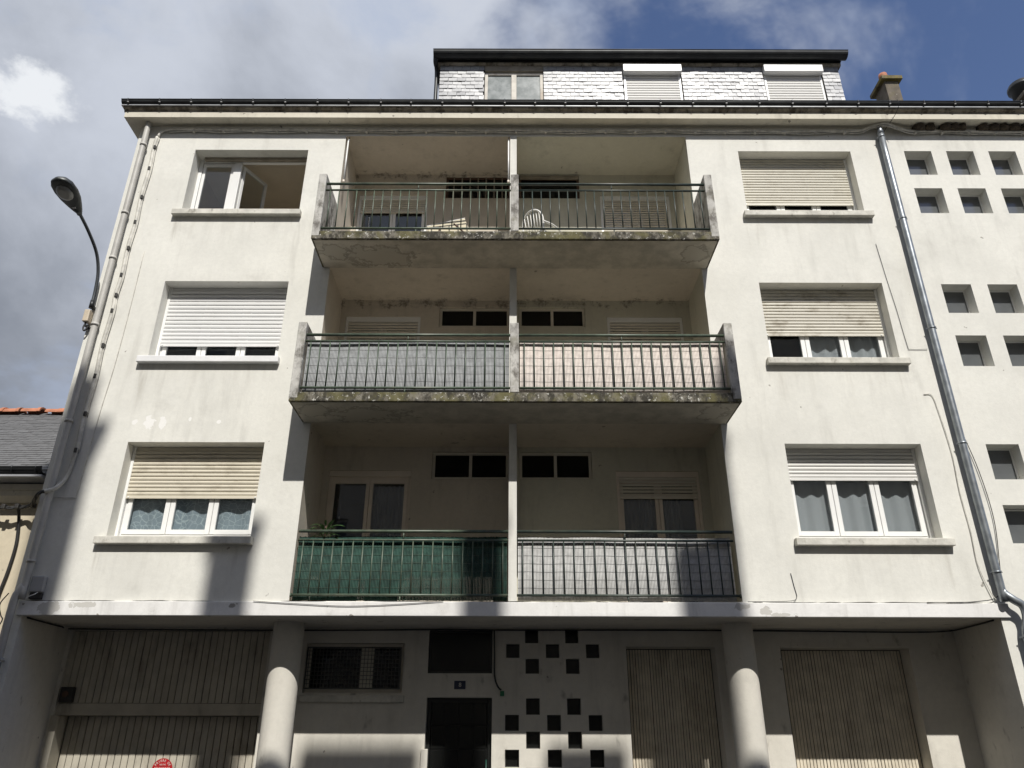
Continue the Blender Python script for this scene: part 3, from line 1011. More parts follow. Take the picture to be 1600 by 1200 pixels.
for a, b, c, d in CH:
    hw = add('lattice_window', MB().ring(a, b, c, d, GY + .105, GY + .135, .012).mesh('lattice_window', 'box_dark'), apt)
    p = add('pane', pn, hw, (a, GY, c))
    p.scale.z = (d - c) / .206
    p = add('backing', bk, hw, (a, GY, c))
    p.scale.z = (d - c) / .206
for cxx, nm in ((-3.275, 1), (3.325, 2)):
    MB().tube([(cxx, .74, 0), (cxx, .74, 3.173)], .222, 40, caps=False).obj('column', 'ground', apt)


def boards(parent, x0, x1, z0, z1, y, pitch, mat, gap=.008, dep=.02, depth_var=.0):
    n = round((x1 - x0) / pitch)
    p = (x1 - x0) / n
    b = MB()
    wv = p - gap
    b.prism([(0, 0), (wv, 0), (wv, -dep + .006), (wv - .006, -dep), (.006, -dep), (0, -dep + .006)][::-1], z0, z1, axis='z')
    bmesh.ops.recalc_face_normals(b.bm, faces=b.bm.faces)
    me = b.mesh('board', mat)
    for i in range(n):
        o = add('board', me, parent, (x0 + i * p + gap / 2, y - .001 + rnd.uniform(-.002, .002), 0))
        o.scale.x = rnd.uniform(.86, 1.0) if p < .06 else rnd.uniform(.97, 1.0)


# wide garage under the left windows: boarded overpanel, beam and boarded door
op = MB().box(LG[0], LG[1], GY + .062, GY + .08, 2.10, 3.13).obj('overpanel', 'joint', apt)
boards(op, LG[0], LG[1], 2.105, 3.125, GY + .06, .1015, 'garage')
MB().box(LG[0], LG[1], GY + .03, GY + .2, 1.935, 2.10, .006).obj('garage_beam', 'garage', apt)
MB().box(LG[0] - .02, LG[0] + .09, GY - .02, GY + .25, .12, 1.933, .006).obj('door_post', 'garage', apt)
gd = MB().box(LG[0] + .09, LG[1], GY + .28, GY + .30, .12, 1.93).obj('garage_door', 'joint', apt)
boards(gd, LG[0] + .092, LG[1], .13, 1.928, GY + .278, .1015, 'garage')
for (a, b), zt, pt in ((G2, 2.91, .0435), (G3, 2.903, .0495)):
    gd = MB().box(a, b, GY + .30, GY + .32, .12, zt).obj('garage_door', 'joint', apt)
    boards(gd, a + .005, b - .005, .13, zt - .012, GY + .298, pt, 'garage2', .0045, .010)
    MB().box(a - .001, b + .001, GY - .025, GY + .02, zt + .002, zt + .028, .004).obj('lintel_drip', 'ground', gd)
# barred window
bw = MB().ring(-3.118, -1.632, 2.252, 2.953, GY + .10, GY + .15, .06, .004).obj('barred_window', 'sh_log', apt)
MB().box(-2.30, -2.10, GY + .09, GY + .15, 2.313, 2.892, .004).obj('mullion', 'sh_beige', bw)
MB().box(-3.057, -2.302, GY + .12, GY + .126, 2.313, 2.892).obj('pane', 'glass_dark', bw)
MB().box(-2.098, -1.693, GY + .12, GY + .126, 2.313, 2.892).obj('pane', 'glass_dark', bw)
MB().room(-3.1, -1.65, GY + .155, GY + 1.6, 2.25, 2.95).obj('room', 'dark_room', bw)
MB().box(-3.135, -1.59, GY - .06, GY + .10, 2.12, 2.215, .008).obj('sill', 'sill', bw)
gr = MB()
gr.ring(-3.10, -1.66, 2.30, 2.90, GY - .035, GY - .015, .02)
gr = gr.obj('grille', 'wire_dark', bw)
vm_ = MB().box(-.0035, .0035, GY - .028, GY - .021, 2.32, 2.88).mesh('bar', 'wire_dark')
hm_ = MB().box(-3.08, -1.68, GY - .0205, GY - .0135, -.0035, .0035).mesh('bar', 'wire_dark')
for i in range(27):
    add('bar', vm_, gr, (-3.06 + i * .0525, 0, 0))
for i in range(9):
    add('bar', hm_, gr, (0, 0, 2.375 + i * .058))
# transom light and entrance door
tr = MB().ring(-1.26, -.29, 2.53, 3.148, GY + .05, GY + .09, .03, .003).obj('transom_light', 'door', apt)
MB().box(-1.23, -.32, GY + .065, GY + .071, 2.56, 3.118).obj('pane', 'door_glass', tr)
MB().box(-1.26, -.29, GY + .10, GY + .11, 2.53, 3.148).obj('backing', 'door', tr)
ed = MB().ring(-1.253, -.286, .12, 2.188, GY + .12, GY + .18, .06, .004).obj('entrance_door', 'door', apt)
for i in range(4):
    for j in range(6):
        xa, za = -1.185 + i * .208, .20 + j * .325
        MB().box(xa, xa + .198, GY + .14, GY + .15, za, za + .313, .003).obj('pane', 'door_glass', ed)
MB().box(-1.19, -.35, GY + .16, GY + .17, .18, 2.13).obj('backing', 'door', ed)
MB().tube([(-.36, GY + .06, .95), (-.36, GY + .06, 1.36)], .012, 8).obj('pull_handle', 'door_reflect', ed)
MB().box(-1.30, -1.20, GY - .06, GY + .0, .9, 1.50, .01).obj('door_stop', 'ground', ed)

# ------------------------------------------------------------------ things on and beside the building
# drainpipes
dp = top('drainpipe', 'greige painted drainpipe down the outer corner beside the street lamp', 'drainpipe', (-6.82, -.1, 0))
MB().tube(smooth_path([(-6.82, -.10, 12.13), (-6.82, -.095, 11.6), (-6.815, -.095, 8), (-6.815, -.095, 3.75), (-6.83, -.11, 3.55), (-6.88, -.13, 3.40), (-6.89, -.13, 3.1), (-6.89, -.12, 2.6), (-6.89, -.12, 2.55)]), .052, 14).obj('pipe', 'pipe', dp)
MB().tube([(-6.89, -.12, 2.55), (-6.89, -.12, .15)], .05, 14).obj('lower_pipe', 'zinc', dp)
for z in (11.55, 10.0, 9.05, 7.75, 6.05, 3.9, 2.58):
    xx = -6.815 if z > 3 else -6.89
    MB().tube([(xx, -.098, z - .022), (xx, -.098, z + .022)], .062, 14).obj('collar', 'pipe', dp)
    MB().box(xx - .012, xx + .012, -.06, .0, z - .012, z + .012).obj('bracket', 'pipe', dp)
dp = top('drainpipe', 'shiny galvanised drainpipe beside the square stair windows', 'drainpipe', (6.85, -.1, 0))
MB().tube([(6.86, -.10, 12.13), (6.86, -.10, 11.95), (6.855, -.1, 11.85)], [.032, .045, .06], 14).obj('outlet', 'zinc', dp)
MB().tube(smooth_path([(6.855, -.10, 11.86), (6.845, -.10, 8), (6.85, -.10, 3.75), (6.86, -.10, 3.52), (6.95, -.14, 3.40), (7.05, -.15, 3.32), (7.07, -.15, 3.18), (7.03, -.13, 3.0), (7.02, -.12, 2.8), (7.02, -.12, 2), (7.02, -.12, .15)]), .056, 16).obj('pipe', 'zinc', dp)
for z in (11.78, 9.92, 7.72, 5.72, 3.78, 2.9):
    xx = 6.85 if z > 3 else 7.02
    MB().tube([(xx, -.10, z - .012), (xx, -.10, z + .012)], .066, 16).obj('collar', 'zinc', dp)
    MB().tube([(xx - .085, -.09, z), (xx + .085, -.09, z)], .009, 6).obj('clamp', 'zinc', dp)
    MB().box(xx - .01, xx + .01, -.04, 0, z - .01, z + .01).obj('bracket', 'zinc', dp)


def cable(name, label, pts, r, mat, clips=(), cmat=None, seg=7, n=6, strands=None):
    t = top(name, label, 'cable', pts[0])
    if strands:
        path = smooth_path(pts, n)
        for k in range(strands):
            ph = 2 * math.pi * k / strands
            P = []
            for i, p in enumerate(path):
                a = ph + i * .55
                P.append(p + Vector((math.cos(a), math.sin(a) * .5, math.sin(a))) * r * 1.1)
            MB().tube(P, r, 6).obj('strand', mat, t)
    else:
        MB().tube(smooth_path(pts, n), r, seg).obj('wire', mat, t)
    for c in clips:
        c = Vector(c)
        MB().box(c.x - .020, c.x + .020, c.y - .036, c.y + .04, c.z - .052, c.z + .024, .005).obj('clip', cmat or mat, t)
    return t


zc = 11.975
pts = [(-6.62, -.04, 11.80), (-6.58, -.04, 11.92), (-6.45, -.04, zc)]
x = -6.0
while x < 6.3:
    pts.append((x, -.045, zc + rnd.uniform(-.012, .012)))
    x += .55
pts += [(6.5, -.05, zc + .01), (6.72, -.1, zc + .07), (6.95, -.16, zc + .09), (7.2, -.1, zc + .04), (7.5, -.05, zc)]
x = 8.0
while x < 14.5:
    pts.append((x, -.045, zc + rnd.uniform(-.012, .012)))
    x += .55
cl = [(x_ * .56 - 6.1 + (0.12 if x_ < 3 else 0), -.03, zc) for x_ in range(23)] + [(7.55 + k * .5, -.03, zc) for k in range(12)]
cable('eave_cable', 'painted cable clipped along the wall under the cornice', pts, .026, 'cable_white', cl, n=4)
cable('eave_cable', 'second thinner painted cable along the wall just under the cornice cable', [(p[0], p[1] + .012, p[2] - .05 + (.02 if i % 2 else 0)) for i, p in enumerate(pts[2:])], .012, 'cable_white', n=4)
sag = [(-6.63, -.035, 11.80)]
zk = [11.55, 11.05, 10.4, 9.85, 9.3, 8.75, 8.35, 8.05, 7.4, 6.85, 6.2, 5.6]
for k, z in enumerate(zk):
    sag.append((-6.635 + (.012 if k % 2 else -.01), -.035, z))
sag += [(-6.66, -.035, 5.2), (-6.72, -.12, 4.98), (-6.85, -.17, 4.90)]
cable('wall_cable', 'thick painted cable bundle clipped down the wall beside the corner drainpipe', sag, .032, 'cable_white', [(-6.62, -.04, z) for z in zk], 'box_dark')
cable('wall_cable', 'slim dark-edged cable in the bundle beside the corner drainpipe', [(p[0] + .035, -.03, p[2] - .02) for p in sag[:-3]], .011, 'cable_white')
cable('thin_wire', 'thin wire running down beside the cable bundle to the hooked clamp', [(-6.36, -.012, 9.25), (-6.36, -.012, 8), (-6.38, -.012, 7.0), (-6.42, -.012, 6.3), (-6.44, -.012, 5.5), (-6.46, -.012, 4.92), (-6.5, -.014, 4.86), (-6.78, -.02, 4.86)], .006, 'cable_white', n=4)
cable('sagging_wire', 'black wire sagging across the white canopy edge below the green screen', [(-3.6, -.05, 3.365), (-3.0, -.05, 3.33), (-2.3, -.05, 3.30), (-1.6, -.05, 3.325), (-.95, -.05, 3.37)], .0042, 'cable_dark')
cable('ceiling_cable', 'black cable along the joint of canopy soffit and entrance wall', [(-6.78, .1, 3.155), (-6.77, 1.0, 3.15), (-6.6, GY - .02, 3.15), (-3, GY - .02, 3.14), (-1.2, GY - .02, 3.155), (0, GY - .02, 3.15), (2, GY - .02, 3.155), (4, GY - .02, 3.15), (6, GY - .02, 3.135), (6.7, GY - .04, 3.15), (6.78, .7, 3.155), (6.78, .15, 3.16)], .011, 'cable_dark', n=5)
t = cable('hanging_cable', 'dark cable hanging beside the entrance door with green plastic end', [(-.262, GY - .02, 3.14), (-.255, GY - .025, 2.8), (-.25, GY - .025, 2.5), (-.21, GY - .03, 2.36), (-.15, GY - .03, 2.29)], .013, 'cable_dark')
MB().box(-.165, -.105, GY - .045, GY - .015, 2.21, 2.28, .004).obj('green_end', 'green_tag', t)
cable('thin_wire', 'thin dark wire down the wall left of the galvanised drainpipe', [(6.32, -.01, 9.45), (6.36, -.012, 8.7), (6.40, -.012, 8.1), (6.43, -.012, 7.45), (6.47, -.012, 7.38), (6.74, -.014, 7.38)], .0038, 'cable_dark', n=4)
cable('looped_wire', 'loose looped wires hugging the lower galvanised drainpipe', [(6.50, -.012, 6.58), (6.62, -.015, 6.56), (6.66, -.02, 6.3), (6.70, -.02, 5.6), (6.67, -.02, 5.0), (6.68, -.02, 4.4), (6.66, -.02, 3.9), (6.74, -.03, 3.5), (6.8, -.04, 3.39)], .0065, 'cable_white')
cable('looped_wire', 'dark wire bowing out right of the galvanised drainpipe', [(6.92, -.03, 6.0), (7.03, -.03, 5.3), (7.06, -.03, 4.6), (6.98, -.03, 4.0), (6.86, -.03, 3.5), (6.5, -.045, 3.385), (5.8, -.045, 3.37)], .006, 'cable_dark')
cable('thin_wire', 'short wire end sticking from the wall above the canopy by the balconies', [(3.97, -.012, 3.78), (3.99, -.012, 3.6), (4.0, -.012, 3.43), (3.85, -.03, 3.385), (3.3, -.045, 3.375)], .004, 'cable_dark', n=4)
cable('gutter_wire', 'thin black wire hanging from the gutter at the galvanised drainpipe', [(7.1, -.46, 12.36), (7.12, -.44, 12.25), (7.08, -.30, 12.12), (6.98, -.06, 12.0), (6.93, -.05, 11.9)], .005, 'cable_dark')

# street lamp
lp = top('street_lamp', 'dark wall-mounted street lamp on a curved arm at the building corner', 'street lamp', (-6.96, -.08, 8.0))
MB().tube(smooth_path([(-6.955, -.10, 8.12), (-6.955, -.11, 8.4), (-6.955, -.17, 8.72), (-6.97, -.33, 9.0), (-7.01, -.62, 9.22), (-7.06, -.95, 9.40)], 8), .026, 12).obj('arm', 'lamp_arm', lp)
MB().tube([(-6.955, -.10, 8.06), (-6.955, -.10, 8.20)], .036, 12).obj('socket', 'zinc_dark', lp)
MB().box(-6.985, -6.925, -.10, 0, 8.08, 8.12).obj('wall_bracket', 'zinc_dark', lp)
MB().box(-6.985, -6.925, -.10, 0, 7.72, 7.75).obj('wall_bracket', 'zinc_dark', lp)
# head: egg-shaped shell built along its own axis, then turned towards the street
hb = MB()
prof = [(0.0, .045), (.06, .075), (.15, .115), (.28, .165), (.42, .19), (.55, .18), (.64, .13), (.68, .05), (.69, .004)]
rings = []
for (l, wd) in prof:
    ring = []
    for k in range(20):
        a = 2 * math.pi * k / 20
        zz = math.sin(a)
        ring.append(hb.bm.verts.new((wd * math.cos(a), -l, (zz * wd * .62 + .02) if zz > 0 else zz * min(.035, wd * .4))))
    rings.append(ring)
for i in range(len(rings) - 1):
    for k in range(20):
        f = hb.bm.faces.new((rings[i][k], rings[i + 1][k], rings[i + 1][(k + 1) % 20], rings[i][(k + 1) % 20]))
        f.smooth = True
hb.bm.faces.new(rings[0])
hrot = (math.radians(-14), 0, math.radians(-4))
hd = hb.obj('lamp_head', 'lamp_grey', lp, loc=(-7.055, -.90, 9.37), rot=hrot, recalc=True)
lens = MB()
rr_ = []
for (s_, zz) in ((1.0, -.034), (.92, -.062), (.6, -.082)):
    rr_.append([lens.bm.verts.new((.125 * s_ * math.cos(a), -.43 - .145 * s_ * math.sin(a), zz)) for a in [2 * math.pi * k / 18 for k in range(18)]])
for i in range(2):
    for k in range(18):
        f = lens.bm.faces.new((rr_[i][k], rr_[i][(k + 1) % 18], rr_[i + 1][(k + 1) % 18], rr_[i + 1][k]))
        f.smooth = True
lens.bm.faces.new(rr_[2])
k_ = NT('lamp_lens')
M['lens'] = k_.done((.20, .20, .19), 0.3, None, 0, 0.5)
LOC[hd] = Vector((0, 0, 0))
lens.obj('lens', 'lens', hd, recalc=True)
MB().tube([(0, .02, .0), (0, -.1, .0)], .04, 12).obj('clamp', 'lamp_grey', hd)
MB().box(-.02, .03, -.16, -.13, -.045, -.03).obj('rating_label', 'box_grey', hd)
jb = top('junction_box', 'small beige junction box below the street lamp arm', 'junction box', (-6.97, -.07, 7.8))
MB().box(-7.03, -6.935, -.135, -.02, 7.80, 8.02, .014).obj('cover', 'box_beige', jb)
MB().tube(smooth_path([(-6.98, -.08, 7.8), (-7.0, -.09, 7.7), (-6.97, -.09, 7.64), (-6.93, -.08, 7.72)]), .014, 8).obj('wire', 'cable_dark', jb)
MB().box(-6.99, -6.96, -.03, 0, 7.84, 7.98).obj('bracket', 'box_dark', jb)
jb = top('junction_box', 'square grey junction box on the wall above the canopy end', 'junction box', (-6.66, 0, 3.45))
MB().box(-6.755, -6.565, -.085, 0, 3.475, 3.70, .016).obj('cover', 'box_grey', jb)
MB().box(-6.745, -6.575, -.06, 0, 3.385, 3.472, .01).obj('broken_base', 'box_dark', jb)
MB().tube(smooth_path([(-6.62, -.07, 3.475), (-6.65, -.10, 3.44), (-6.72, -.10, 3.41), (-6.76, -.09, 3.38)]), .007, 7).obj('white_wire', 'plast_white', jb)
jb = top('alarm_box', 'small dark box high on the boarded garage overpanel', 'box', (-6.6, GY, 2.1))
MB().box(-6.69, -6.50, GY - .06, GY + .035, 2.11, 2.32, .01).obj('housing', 'box_dark', jb)
MB().tube([(-6.60, GY - .062, 2.22), (-6.60, GY - .072, 2.22)], .045, 14).obj('grating', 'wood_brown', jb)

# awning cranks
for x_, lab in ((-3.06, 'pale crank rod hanging at the outer side of the top left loggia'), (-.075, 'pale crank rod hanging beside the central wall of the top loggia')):
    t = top('awning_crank', lab, 'crank rod', (x_, -.03, 10.75), 'awning crank rods')
    MB().tube([(x_, -.03, 11.72), (x_, -.03, 10.80)], .014, 8).obj('rod', 'pvc', t)
    MB().tube([(x_, -.03, 10.80), (x_, -.03, 10.74)], .022, 8).obj('knob', 'pvc_beige', t)
    MB().tube([(x_, -.03, 11.72), (x_, .02, 11.80), (x_, .05, 11.868)], .010, 8).obj('hook', 'zinc', t)


# privacy screens
def screen(label, x0, x1, z0, z1, y, mat, wmat, wav=.02, seed=1, pitch=.0205):
    r = random.Random(seed)
    t = top('privacy_screen', label, 'privacy screen', (x0, y, z0), 'cane privacy screens tied inside the railings')
    b = MB()
    bm = b.bm
    n = int((x1 - x0) / pitch)
    ph = r.uniform(0, 6)
    tops = 0
    for i in range(n):
        xc = x0 + (i + .5) * pitch
        yy = y + .004 * math.sin(xc * 2.1 + ph) + .002 * math.sin(xc * 7 + ph)
        zt = z1 + wav * (math.sin(xc * 3.1 + ph) + .6 * math.sin(xc * 8.3 + ph * 2)) + r.uniform(-.004, .004)
        zb = z0 + .012 + abs(wav * .5 * math.sin(xc * 2.3 + ph)) + r.uniform(0, .006)
        hwid = pitch * .488
        tw = r.uniform(-.15, .15)
        ring = []
        for z in (zb, zt):
            q = []
            for a in (0, 60, 120, 180):
                aa = math.radians(a) + tw
                q.append(bm.verts.new((xc + hwid * math.cos(aa), yy - hwid * .5 * math.sin(aa), z)))
            ring.append(q)
        for k in range(3):
            f = bm.faces.new((ring[0][k], ring[1][k], ring[1][k + 1], ring[0][k + 1]))
            f.smooth = True
        bm.faces.new((ring[0][0], ring[0][3], ring[1][3], ring[1][0]))
        bm.faces.new((ring[1][0], ring[1][3], ring[1][2], ring[1][1]))
    b.obj('canes', mat, t, kind='stuff')
    nz = int((z1 - z0) / .115)
    for j in range(nz):
        z = z0 + .08 + j * (z1 - z0 - .12) / max(1, nz - 1)
        P = [(x0 + k * (x1 - x0) / 40, y - .009 + .004 * math.sin((x0 + k * (x1 - x0) / 40) * 2.1 + ph) + .002 * math.sin((x0 + k * (x1 - x0) / 40) * 7 + ph), z + .004 * math.sin(k * .9)) for k in range(41)]
        MB().tube(P, .0022, 4).obj('wire', wmat, t)
    return t


screen('grey cane screen behind the left railing of the middle balcony', -3.10, -.045, 6.215, 7.125, -.745, 'cane_grey', 'box_grey', .002, 3)
screen('pinkish cream cane screen behind the right railing of the middle balcony', .115, 3.195, 6.215, 7.12, -.745, 'cane_pink', 'cane_grey', .002, 5)
t = screen('dark green cane screen on the lowest left balcony railing', -3.10, -.06, 3.378, 4.305, .075, 'cane_green', 'rail', .003, 8)
screen('whitish cane screen on the lowest right balcony railing', .09, 3.20, 3.378, 4.30, .075, 'cane_white', 'cane_grey', .005, 11)

# folded table and chair on the top balcony
t = top('folding_table', 'folded cream table leaning behind the top left balcony railing', 'table', (-1.05, -.45, 9.085))
tb = MB()
tb.box(-.33, .33, -.015, .015, -.30, .30, .006)
o = tb.obj('table_top', 'table', t, loc=(-1.06, -.46, 9.34), rot=(math.radians(-22), math.radians(-15), 0))
rim = MB().box(-.335, .335, -.019, .019, .302, .318, .003).obj('edge_band', 'plast_white', o, loc=(-1.06, -.46, 9.34))
for a, b in (((-.28, -.02, -.28), (-.12, -.02, .2)), ((.28, -.02, -.28), (.12, -.02, .2))):
    LOC[o] = Vector((0, 0, 0))
    MB().tube([a, b], .012, 6).obj('folded_leg', 'wood_brown', o)
t = top('garden_chair', 'white round-backed garden chair behind the top right balcony railing', 'chair', (.50, -.35, 9.085))
ch_ = Matrix.Translation((.51, -.02, 9.085)) @ Matrix.Rotation(math.radians(140), 4, 'Z')


def cp(x, y, z):
    return tuple(ch_ @ Vector((x, y, z)))


arc = [cp(-.21, .22 + .05 * 0, .40)]
for k in range(11):
    a = math.pi - math.pi * k / 10
    arc.append(cp(.22 * math.cos(a), .24 + .05 * math.sin(a), .62 + .25 * math.sin(a)))
arc.append(cp(.21, .22, .40))
MB().tube(smooth_path(arc, 3), .017, 8).obj('back_rim', 'plast_white', t)
for k in range(6):
    xx = -.16 + k * .064
    zt = .62 + .25 * math.sqrt(max(0, 1 - (xx / .22) ** 2))
    MB().tube([cp(xx * .9, .21, .42), cp(xx, .28, zt)], .008, 6).obj('back_slat', 'plast_white', t)
sb = MB()
sb.prism([(-.22, -.22), (.22, -.22), (.24, .0), (.2, .22), (-.2, .22), (-.24, .0)], .40, .43, axis='z')
for v in sb.bm.verts:
    v.co = ch_ @ v.co
sb.obj('seat', 'plast_white', t, recalc=True)
for sx in (-1, 1):
    MB().tube(smooth_path([cp(sx * .22, .25, .58), cp(sx * .27, .05, .59), cp(sx * .27, -.18, .58), cp(sx * .25, -.23, .52), cp(sx * .23, -.2, .42)], 4), .018, 8).obj('armrest', 'plast_white', t)
    for sy in (-.2, .2):
        MB().tube([cp(sx * .19, sy * .9, .42), cp(sx * .23, sy * 1.15, .0)], [.02, .016], 8).obj('leg', 'plast_white', t)

# potted plant behind the green screen
t = top('potted_plant', 'leafy potted plant peeping over the dark green screen', 'plant', (-2.76, .30, 3.38))
pot_ = MB().tube([(-2.76, .28, 3.38), (-2.76, .28, 3.66), (-2.76, .28, 3.70)], [.12, .16, .165], 16).obj('pot', 'pot', t)
MB().tube(smooth_path([(-2.76, .28, 3.68), (-2.77, .25, 4.1), (-2.76, .20, 4.5)]), .012, 7).obj('stem', 'wood_brown', t)
lb_ = MB()
sec = [(0, .004), (.05, .018), (.11, .024), (.17, .017), (.22, .001)]
vv = []
for (l, wd) in sec:
    dz_ = .05 * math.sin(l / .22 * 2.4)
    vv.append([lb_.bm.verts.new((l, -wd, dz_ + .006)), lb_.bm.verts.new((l, 0, dz_)), lb_.bm.verts.new((l, wd, dz_ + .006))])
for i in range(4):
    for k in range(2):
        f = lb_.bm.faces.new((vv[i][k], vv[i + 1][k], vv[i + 1][k + 1], vv[i][k + 1]))
        f.smooth = True
lm = lb_.mesh('leaf', 'leaf')
r = random.Random(4)
for k in range(26):
    a = k * 2.4
    z = 4.22 + .30 * (k / 26) + r.uniform(-.02, .02)
    o = add('leaf', lm, t, (-2.76 + .03 * math.cos(a), .20 + .02 * math.sin(a), z), rot=(r.uniform(-.4, .4), r.uniform(-.5, .35), a))
    s_ = r.uniform(.75, 1.2)
    o.scale = (s_, s_, s_)


# curtains
def curtain(label, x0, x1, z0, z1, y, mat, seed, folds=5, amp=.028):
    r = random.Random(seed)
    b = MB()
    bm = b.bm
    n = folds * 8
    ph = r.uniform(0, 6)
    rows = []
    for z, k in ((z0, 1.0), ((z0 + z1) / 2, .9), (z1, .8)):
        row = []
        for i in range(n + 1):
            u = i / n
            yy = y + amp * k * math.sin(u * folds * 2 * math.pi + ph + .8 * math.sin(u * 5 + ph)) + .012 * math.sin(u * 3 + ph)
            row.append(bm.verts.new((x0 + u * (x1 - x0), yy, z)))
        rows.append(row)
    for j in range(2):
        for i in range(n):
            f = bm.faces.new((rows[j][i], rows[j][i + 1], rows[j + 1][i + 1], rows[j + 1][i]))
            f.smooth = True
    o = b.obj('curtain', mat, None)
    o['label'] = label
    o['category'] = 'curtain'
    o['group'] = 'net curtains behind the panes'
    return o


nm3 = ('left', 'middle', 'right')
for i in range(3):
    for (sd, f, mt, what, on) in (('L', 1, 'lace', 'lace curtain in the %s pane of the lowest left window', (0, 1, 2)),
                                  ('R', 1, 'net', 'pleated grey curtain in the %s pane of the lowest right window', (0, 1, 2)),
                                  ('R', 2, 'net', 'grey net curtain in the %s pane of the middle right window', (1, 2))):
        if i not in on:
            continue
        a, b = WX[sd]
        fw_ = (b - a - .13) / 3
        xa = a + .065 + i * fw_
        lo, hi = WZ[f]
        curtain(what % nm3[i], xa + .035, xa + fw_ - .035, lo + .09, hi - .1, .385 if mt == 'net' else .37, mt, i + f * 7 + ord(sd), 3 if mt == 'net' else 2, .020)
a, b = DR
curtain('grey curtain in the left leaf of the lowest right balcony door', a + .1, (a + b) / 2 - .1, 3.5, 5.45, LY + .20, 'net_dim', 41, 5)
curtain('grey curtain in the right leaf of the lowest right balcony door', (a + b) / 2 + .1, b - .3, 3.5, 5.45, LY + .20, 'net_dim', 42, 4)
a, b = DL
curtain('dim curtain in the right leaf of the lowest left balcony door', (a + b) / 2 + .08, b - .12, 3.5, 5.45, LY + .22, 'net_dim', 43, 6)
# dark blind in the middle left window
bl = top('window_blind', 'dark slatted blind behind the gap of the middle left window', 'blind', (-4.84, .37, 7.26))
bs = MB().box(-1.0, 1.0, -.012, .012, -.001, .001).mesh('blind_slat', 'box_grey')
for k in range(26):
    add('blind_slat', bs, bl, (-4.84, .38, 7.27 + k * .026), rot=(math.radians(35), 0, 0))


# signs
def text_mesh(parts, name, mat):
    """parts: list of (string, size, x, z, angle); flat lettering facing -y"""
    out = bmesh.new()
    for (s_, size, x, z, ang) in parts:
        cu = bpy.data.curves.new('lettering', 'FONT')
        cu.body = s_
        cu.size = size
        cu.align_x = 'CENTER'
        cu.align_y = 'CENTER'
        cu.extrude = .0008
        cu.resolution_u = 3
        ob = bpy.data.objects.new('lettering', cu)
        me = bpy.data.meshes.new_from_object(ob)
        b = bmesh.new()
        b.from_mesh(me)
        mat_ = Matrix.Translation((x, 0, z)) @ Matrix.Rotation(-ang, 4, 'Y') @ Matrix.Rotation(math.pi / 2, 4, 'X')
        b.transform(mat_)
        me2 = bpy.data.meshes.new('tmp')
        b.to_mesh(me2)
        b.free()
        out.from_mesh(me2)
        bpy.data.meshes.remove(me)
        bpy.data.meshes.remove(me2)
        bpy.data.objects.remove(ob)
        bpy.data.curves.remove(cu)
    me = bpy.data.meshes.new(name)
    out.to_mesh(me)
    out.free()
    me.materials.append(M[mat])
    return me


SGX, SGZ, SGY = -5.10, 1.215, GY + .250
sg = top('no_parking_sign', 'round red no parking sign on the boarded garage door', 'sign', (SGX, SGY, SGZ))
MB().tube([(SGX, SGY, SGZ), (SGX, SGY - .006, SGZ)], .150, 40).obj('disc', 'sign_red', sg)
L = []
for k, c_ in enumerate('PRIÈRE DE'):
    a = math.radians(58 - k * 14.5)
    if c_ != ' ':
        L.append((c_, .044, -.118 * math.sin(a), .118 * math.cos(a), a))
L += [('NE PAS', .030, 0, .066, 0), ('STATIONNER', .038, 0, .018, 0)]
add('lettering', text_mesh(L, 'lettering', 'sign_white'), sg, (SGX, SGY - .0075, SGZ))
np_ = top('number_plate', 'small dark blue house number plate above the entrance door', 'number plate', (-.768, GY, 2.30))
MB().box(-.853, -.683, GY - .008, GY - .001, 2.304, 2.422, .003).obj('plate', 'blue', np_)
add('lettering', text_mesh([('8', .085, 0, 0, 0)], 'lettering', 'sign_white'), np_, (-.765, GY - .0095, 2.363))

# mud nests under the cornice
ordn = ['first', 'second', 'third', 'fourth', 'fifth', 'sixth', 'seventh', 'eighth', 'ninth', 'tenth']
for k, (x_, s_) in enumerate(((7.62, .13), (7.82, .11), (8.12, .13), (8.27, .12), (8.42, .09), (8.82, .11), (9.02, .12), (9.20, .11), (9.40, .13), (9.62, .12))):
    b = MB()
    bmesh.ops.create_icosphere(b.bm, subdivisions=3, radius=1)
    r = random.Random(k)
    ph = r.uniform(0, 6)
    for v in b.bm.verts:
        c_ = v.co
        n_ = 1 + .07 * math.sin(c_.x * 9 + ph) * math.cos(c_.z * 8 + ph) + .04 * math.sin(c_.y * 17 + ph * 3)
        v.co = Vector((c_.x * s_ * .9 * n_, c_.y * .11 * n_, c_.z * .072 * n_ - (.03 if c_.z < 0 else 0) * abs(c_.x)))
    for f in b.bm.faces:
        f.smooth = True
    b.obj('bird_nest', 'nest', None, loc=(x_, -.06, 12.05), label='%s mud bird nest under the cornice counting from the galvanised drainpipe' % ordn[k], cat='bird nest', group='mud nests under the cornice')

